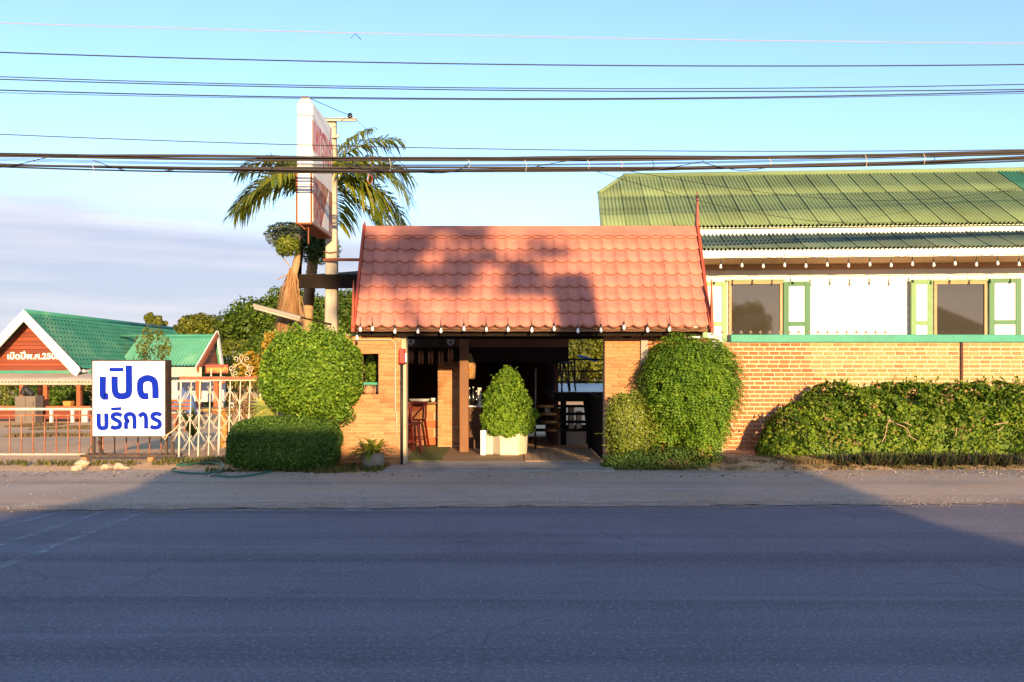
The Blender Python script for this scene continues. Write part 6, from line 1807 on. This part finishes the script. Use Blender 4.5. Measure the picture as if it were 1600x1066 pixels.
for k in range(60):
    top = Vector(W(470 + rnd.uniform(-3, 4), rnd.uniform(370, 400), Yd)); end = Vector(W(462 + rnd.uniform(-8, 8), rnd.uniform(425, 470), Yd)); w_ = Vector((.008, 0, 0)); n0 = len(dv); mid = top.lerp(end, .5)
    dv += [top - w_, top + w_, mid + w_*1.4, mid - w_*1.4, end + w_*.2, end - w_*.2]; dq += [(n0, n0+1, n0+2, n0+3), (n0+3, n0+2, n0+4, n0+5)]
np_mesh('dead_fronds', np.array([tuple(q) for q in dv]), np.array(dq), L_dry, dp)
for pts in ([(452, 415), (437, 395)], [(457, 425), (433, 437)]):
    MB().tube([W(p, q, Yd - .05) for p, q in pts], .012, 5).build('broken_stalk', M_ptr, dp)
# epiphyte clumps
for (px_, py_, Y, ax, n, m_, l_) in ((449, 384, 16.4, (.24, .2, .20), 900, L_flow, 'yellow-green fern ball on the broken palm stalk'), (452, 366, 16.7, (.50, .3, .26), 1700, L_grey, 'grey-green fern clump under the box sign, left one'), (497, 386, 16.7, (.42, .3, .34), 1700, L_under, 'dark fern clump under the box sign, on the palm trunk')):
    c_ = W(px_, py_, Y)
    t = root('fern_clump', (c_[0], Y, c_[2] - ax[2]), l_, 'fern', 'fern clumps on the palms')
    pos, nr = blob(n, c_, ax, 2, .15, 31, .7); leaves('foliage', m_, t, pos, nr, .11, .026, tilt=.6, along=nr)

# ------------------------------------------------------------------ trees
def tree(name, label, base, crown, ax, nclump, per, ll, lw, mat, group=None, trunk_r=.2, seed=1, flat=.55, limbs=7, cl=.36):
    r_ = np.random.default_rng(seed); b_ = Vector(base); cr_ = Vector(crown)
    t = root(name, base, label, 'tree', group)
    fork = b_.lerp(Vector((cr_.x, cr_.y, cr_.z - ax[2]*.8)), .85)
    MB().tube([b_ - Vector((0, 0, .1)), b_.lerp(fork, .5) + Vector((trunk_r*.6, 0, 0)), fork], [trunk_r*1.25, trunk_r, trunk_r*.75], 10).build('trunk', M_bark, t, smooth=True)
    d = r_.normal(0, 1, (nclump, 3)); d /= np.linalg.norm(d, axis=1, keepdims=True)
    rad = r_.uniform(.35, .95, nclump) ** .6
    cc = np.array(crown) + d * rad[:, None] * np.array(ax) * .82
    cc[:, 2] = np.maximum(cc[:, 2], crown[2] - ax[2]*.75)
    for k in range(limbs):
        e = Vector(tuple(cc[k]))
        MB().tube([fork, fork.lerp(e, .5) + Vector((0, 0, ax[2]*.1)), e], [trunk_r*.5, trunk_r*.3, trunk_r*.1], 6).build('limb', M_bark, t, smooth=True)
    P_, N_ = [], []
    for q in cc:
        s_ = r_.uniform(.7, 1.25)
        dd = r_.normal(0, 1, (per, 3)); dd /= np.linalg.norm(dd, axis=1, keepdims=True)
        rr_ = r_.uniform(.4, 1, per) ** .5
        P_.append(q + dd * rr_[:, None] * np.array([cl*ax[0]*s_*.62, cl*ax[1]*s_*.62, cl*ax[2]*s_*flat]))
        N_.append(dd + np.array([0, 0, .5]))
    leaves('crown', mat, t, np.concatenate(P_), np.concatenate(N_), ll, lw, tilt=.5)
    return t
tree('rain_tree', 'large spreading dark green tree left behind the dry palm', (X(455, 80), 80, gz(80)), W(450, 508, 80), (6.6, 5, 3.4), 170, 260, .34, .2, L_rain, 'trees in the background', .45, 3, .9)
tree('rain_tree', 'dark green tree crown behind the concrete post', (X(540, 78), 78, gz(78)), W(545, 505, 78), (4.2, 4, 2.9), 90, 240, .34, .2, L_rain, 'trees in the background', .4, 4, .9)
tree('yellow_green_tree', 'yellow-green tree between the pavilion roof and the large dark tree', (X(325, 85), 85, gz(85)), W(322, 525, 85), (3.6, 3, 2.5), 80, 200, .32, .18, L_yel, 'trees in the background', .3, 5, .9)
tree('yellow_green_tree', 'small pointed yellow-green tree just right of the pavilion ridge', (X(285, 88), 88, gz(88)), W(287, 535, 88), (2.2, 2, 2.4), 50, 160, .3, .17, L_yel, 'trees in the background', .25, 6, .9)
tree('thin_tree', 'small thin crown peeping over the pavilion ridge', (X(247, 75), 75, gz(75)), W(247, 501, 75), (1.3, 1.2, .9), 22, 70, .24, .14, L_yel, 'trees in the background', .14, 7, .9)
tree('sparse_tree', 'sparse yellowish sapling in front of the pavilion roof', (X(243, 30), 30, gz(30)), W(238, 543, 30), (.75, .7, .95), 30, 34, .10, .05, L_yel, 'trees in the background', .04, 8, .9)
for (px_, py_, Y, ax, m_, l_, sd) in ((372, 560, 62, (2.6, 2, 1.5), L_yel, 'yellow-green bush below the large dark tree, left one', 31), (415, 556, 60, (2.0, 2, 1.6), L_rain, 'green bush below the large dark tree, right one', 32), (345, 600, 58, (2.4, 2, 1.6), L_yel, 'yellow-green bush beside the pavilion wing', 33),
                                   (20, 618, 62, (2.8, 2, 1.6), L_yel, 'green bush behind the pavilion, leftmost', 34), (62, 625, 60, (1.8, 1.5, 1.2), L_rain, 'dark bush behind the pavilion beside the middle post', 35), (95, 628, 60, (2.2, 1.5, 1.3), L_rain, 'green bush behind the pavilion railing, between the posts', 36), (150, 622, 62, (2.6, 1.5, 1.6), L_yel, 'bush behind the pavilion hidden partly by the white sign', 37)):
    c_ = W(px_, py_, Y)
    t = root('background_bush', (c_[0], Y, gz(Y)), l_, 'bush', 'bushes in the background')
    pos, nr = blob(3600, c_, ax, 2, .22, sd, .5, f=4); leaves('foliage', m_, t, pos, nr, .22, .13, tilt=.8)
    stems(t, (c_[0], Y, gz(Y) - .1), [(c_[0] - .3, Y, c_[2]), (c_[0] + .4, Y, c_[2] + .2)], .08)
for k, (px_, py_, Y, ax, m_, l_) in enumerate([(878, 545, 68, (2.6, 2.2, 3.0), L_ever, 'leafy tree seen past the bar stools through the entrance'), (915, 540, 74, (3.0, 2.3, 3.6), L_ever, 'tree beyond the deck railing, middle of the gap'), (950, 548, 70, (2.6, 2.3, 3.6), L_yel, 'yellowish tree beyond the deck railing at the right pier'), (990, 540, 76, (3.2, 2.5, 3.9), L_rain, 'tree behind the right brick pier')]):
    tree('river_tree', l_, (X(px_, Y), Y, gz(Y)), W(px_, py_, Y), ax, 60, 170, .26, .15, m_, 'trees beyond the deck', .2, 40 + k, .9)
fl_v = []
n = 9000
x = rng.uniform(-70, 60, n); y = rng.uniform(125, 150, n)
z = gz(100) + rng.uniform(0, 1, n) ** .7 * (3.2 + 1.0*np.sin(x*.21) + .7*np.sin(x*.53 + 1))
ft = leaves('far_tree_line', L_rain, None, np.stack([x, y, z], 1), np.tile([0, -1, .5], (n, 1)), .9, .55, tilt=.6)
tag(ft, 'low far line of trees on the horizon', 'trees', None, 'stuff')
M_blue_tarp = pmat('blue_awning', (.05, .10, .20), .6, .2, 3, .1)
ba = MB().hexa([(X(905, 30), 30, Z(558, 30)), (X(934, 30), 30, Z(566, 30)), (X(934, 30), 30.8, Z(566, 30)), (X(905, 30), 30.8, Z(558, 30))], [(X(905, 30), 30, Z(554, 30)), (X(934, 30), 30, Z(562, 30)), (X(934, 30), 30.8, Z(562, 30)), (X(905, 30), 30.8, Z(554, 30))]).build('boat_canopy', M_blue_tarp, bevel=.04)
tag(ba, 'small blue canopy beyond the deck railing', 'canopy')

# ================================================================== ACROSS THE ROAD (behind the viewer): what shades the street
M_shop = pmat('shop_wall', (.30, .28, .25), .85, .1, 1, .1)
M_shopr = pmat('shop_roof', (.22, .18, .15), .8, .15, 1, .1)
YZ_ = -8.0
shp = root('roadside_shop', (4.2, -11, 0), 'low flat-roofed shop across the road behind the viewer', 'building')
MB().prism([(-.05, 0), (7.6, 0), (7.6, 2.7), (8.6, 3.7), (8.6, 3.86), (-.05, 3.86)], YZ_, -14).build('shop_body', M_shop, shp)
MB().prism([(-1.75, 0), (-.051, 0), (-.051, 3.82), (-1.75, 3.12)], YZ_ - .05, -13).build('lean_to', M_shop, shp)
MB().box(-.1, 8.75, -14.2, YZ_ + .1, 3.861, 3.97).build('flat_roof', M_shopr, shp)
MB().box(.0, 1.9, -12, YZ_ + .05, 3.971, 4.5).build('roof_cabin', M_shop, shp)
MB().box(1.901, 3.1, -12, YZ_ + .05, 3.971, 4.22).build('roof_step', M_shop, shp)
MB().box(8.3, 9.2, -12, YZ_ + .05, 3.971, 4.35).build('roof_parapet', M_shop, shp)
for (xa, xb) in ((.6, 2.0), (3.0, 5.2), (5.9, 8.0)):
    MB().box(xa, xb, YZ_ + .001, YZ_ + .05, .05, 2.1).build('shutter_door', M_cab, shp)
twr = root('water_tank', (5.8, -9, 3.97), 'tall narrow water tank on the shop roof behind the viewer', 'water tank')
MB().lathe([(.33, 3.98), (.35, 4.05), (.35, 7.15), (.31, 7.28), (.1, 7.32)], (5.85, -8.6, 0), 18).build('tank', M_tubel, twr, smooth=True)
tree('street_tree', 'thin street tree across the road behind the viewer', (5.6, -20, 0), (6.1, -20, 9.75), (2.9, 1.2, 1.2), 30, 44, .28, .15, L_rain, None, .12, 51, .9, 6, .26)
tree('street_tree', 'bushy tree across the road behind the viewer to the right', (14.6, -8, 0), (14.9, -8, 3.5), (2.2, 1.2, 1.6), 60, 150, .2, .12, L_rain, None, .12, 52, .9, 6, .4)

tree('street_tree', 'round tree far across the road, mirrored in the house window', (10.2, -25, 0), (10.2, -25, 4.4), (2.3, 2.0, 2.0), 60, 120, .26, .15, L_rain, None, .16, 53, .9, 6, .4)
fh = root('far_house', (23, -28, 0), 'pale house far across the road behind the viewer', 'house')
MB().box(19.5, 27, -31, -26, 0, 4.2).build('wall', M_tanw, fh)
MB().prism([(19.2, 4.201), (27.3, 4.201), (23.2, 6.0)], -26.2, -31).build('roof', M_shopr, fh)
for xx in (20.5, 23.5, 25.5):
    MB().box(xx, xx + .9, -25.99, -25.95, 1.2, 3.2).build('window', M_cab, fh)

# grit and pebbles swept to the edges of the shoulder
gv_, gq_ = [], []
def pebble(x, y, z, r_):
    n0 = len(gv_); a0 = rnd.uniform(0, 6.28)
    for k in range(4):
        a = a0 + k * 1.571; gv_.append((x + r_ * math.cos(a) * rnd.uniform(.7, 1.2), y + r_ * math.sin(a) * rnd.uniform(.7, 1.2), z - .002))
    for k in range(4):
        a = a0 + .4 + k * 1.571; gv_.append((x + .55 * r_ * math.cos(a), y + .55 * r_ * math.sin(a), z + r_ * rnd.uniform(.4, .9)))
    gq_.append((n0 + 4, n0 + 5, n0 + 6, n0 + 7))
    for k in range(4): gq_.append((n0 + k, n0 + (k + 1) % 4, n0 + 4 + (k + 1) % 4, n0 + 4 + k))
for k in range(2600):
    x = rnd.uniform(-9, 10)
    u = rnd.random()
    if u < .45: y = EDGE(x) + rnd.gauss(.12, .14); z = .008
    elif u < .8: y = 13.1 + rnd.gauss(.1, .22); z = .008
    else: y = rnd.uniform(EDGE(x), 13.2); z = .008
    if y < EDGE(x) - .02: z = 0.0
    pebble(x, y, z, rnd.uniform(.005, .014) * (1.8 if rnd.random() < .06 else 1))
tag(np_mesh('roadside_grit', np.array(gv_), np.array(gq_), pmat('grit', (.36, .30, .24), .9, .3, 9, 0)), 'loose grit and pebbles along the road shoulder', 'gravel', None, 'stuff')
# fallen leaves
n = 260
pos = np.stack([rng.uniform(-8, 10, n), 13.0 + np.abs(rng.normal(0, .45, n)) - .5, np.full(n, .022)], 1)
tag(leaves('fallen_leaves', L_dry, None, pos, np.tile([0, 0, 1], (n, 1)), .05, .03, tilt=.25), 'fallen dry leaves along the verge', 'leaves', None, 'stuff')
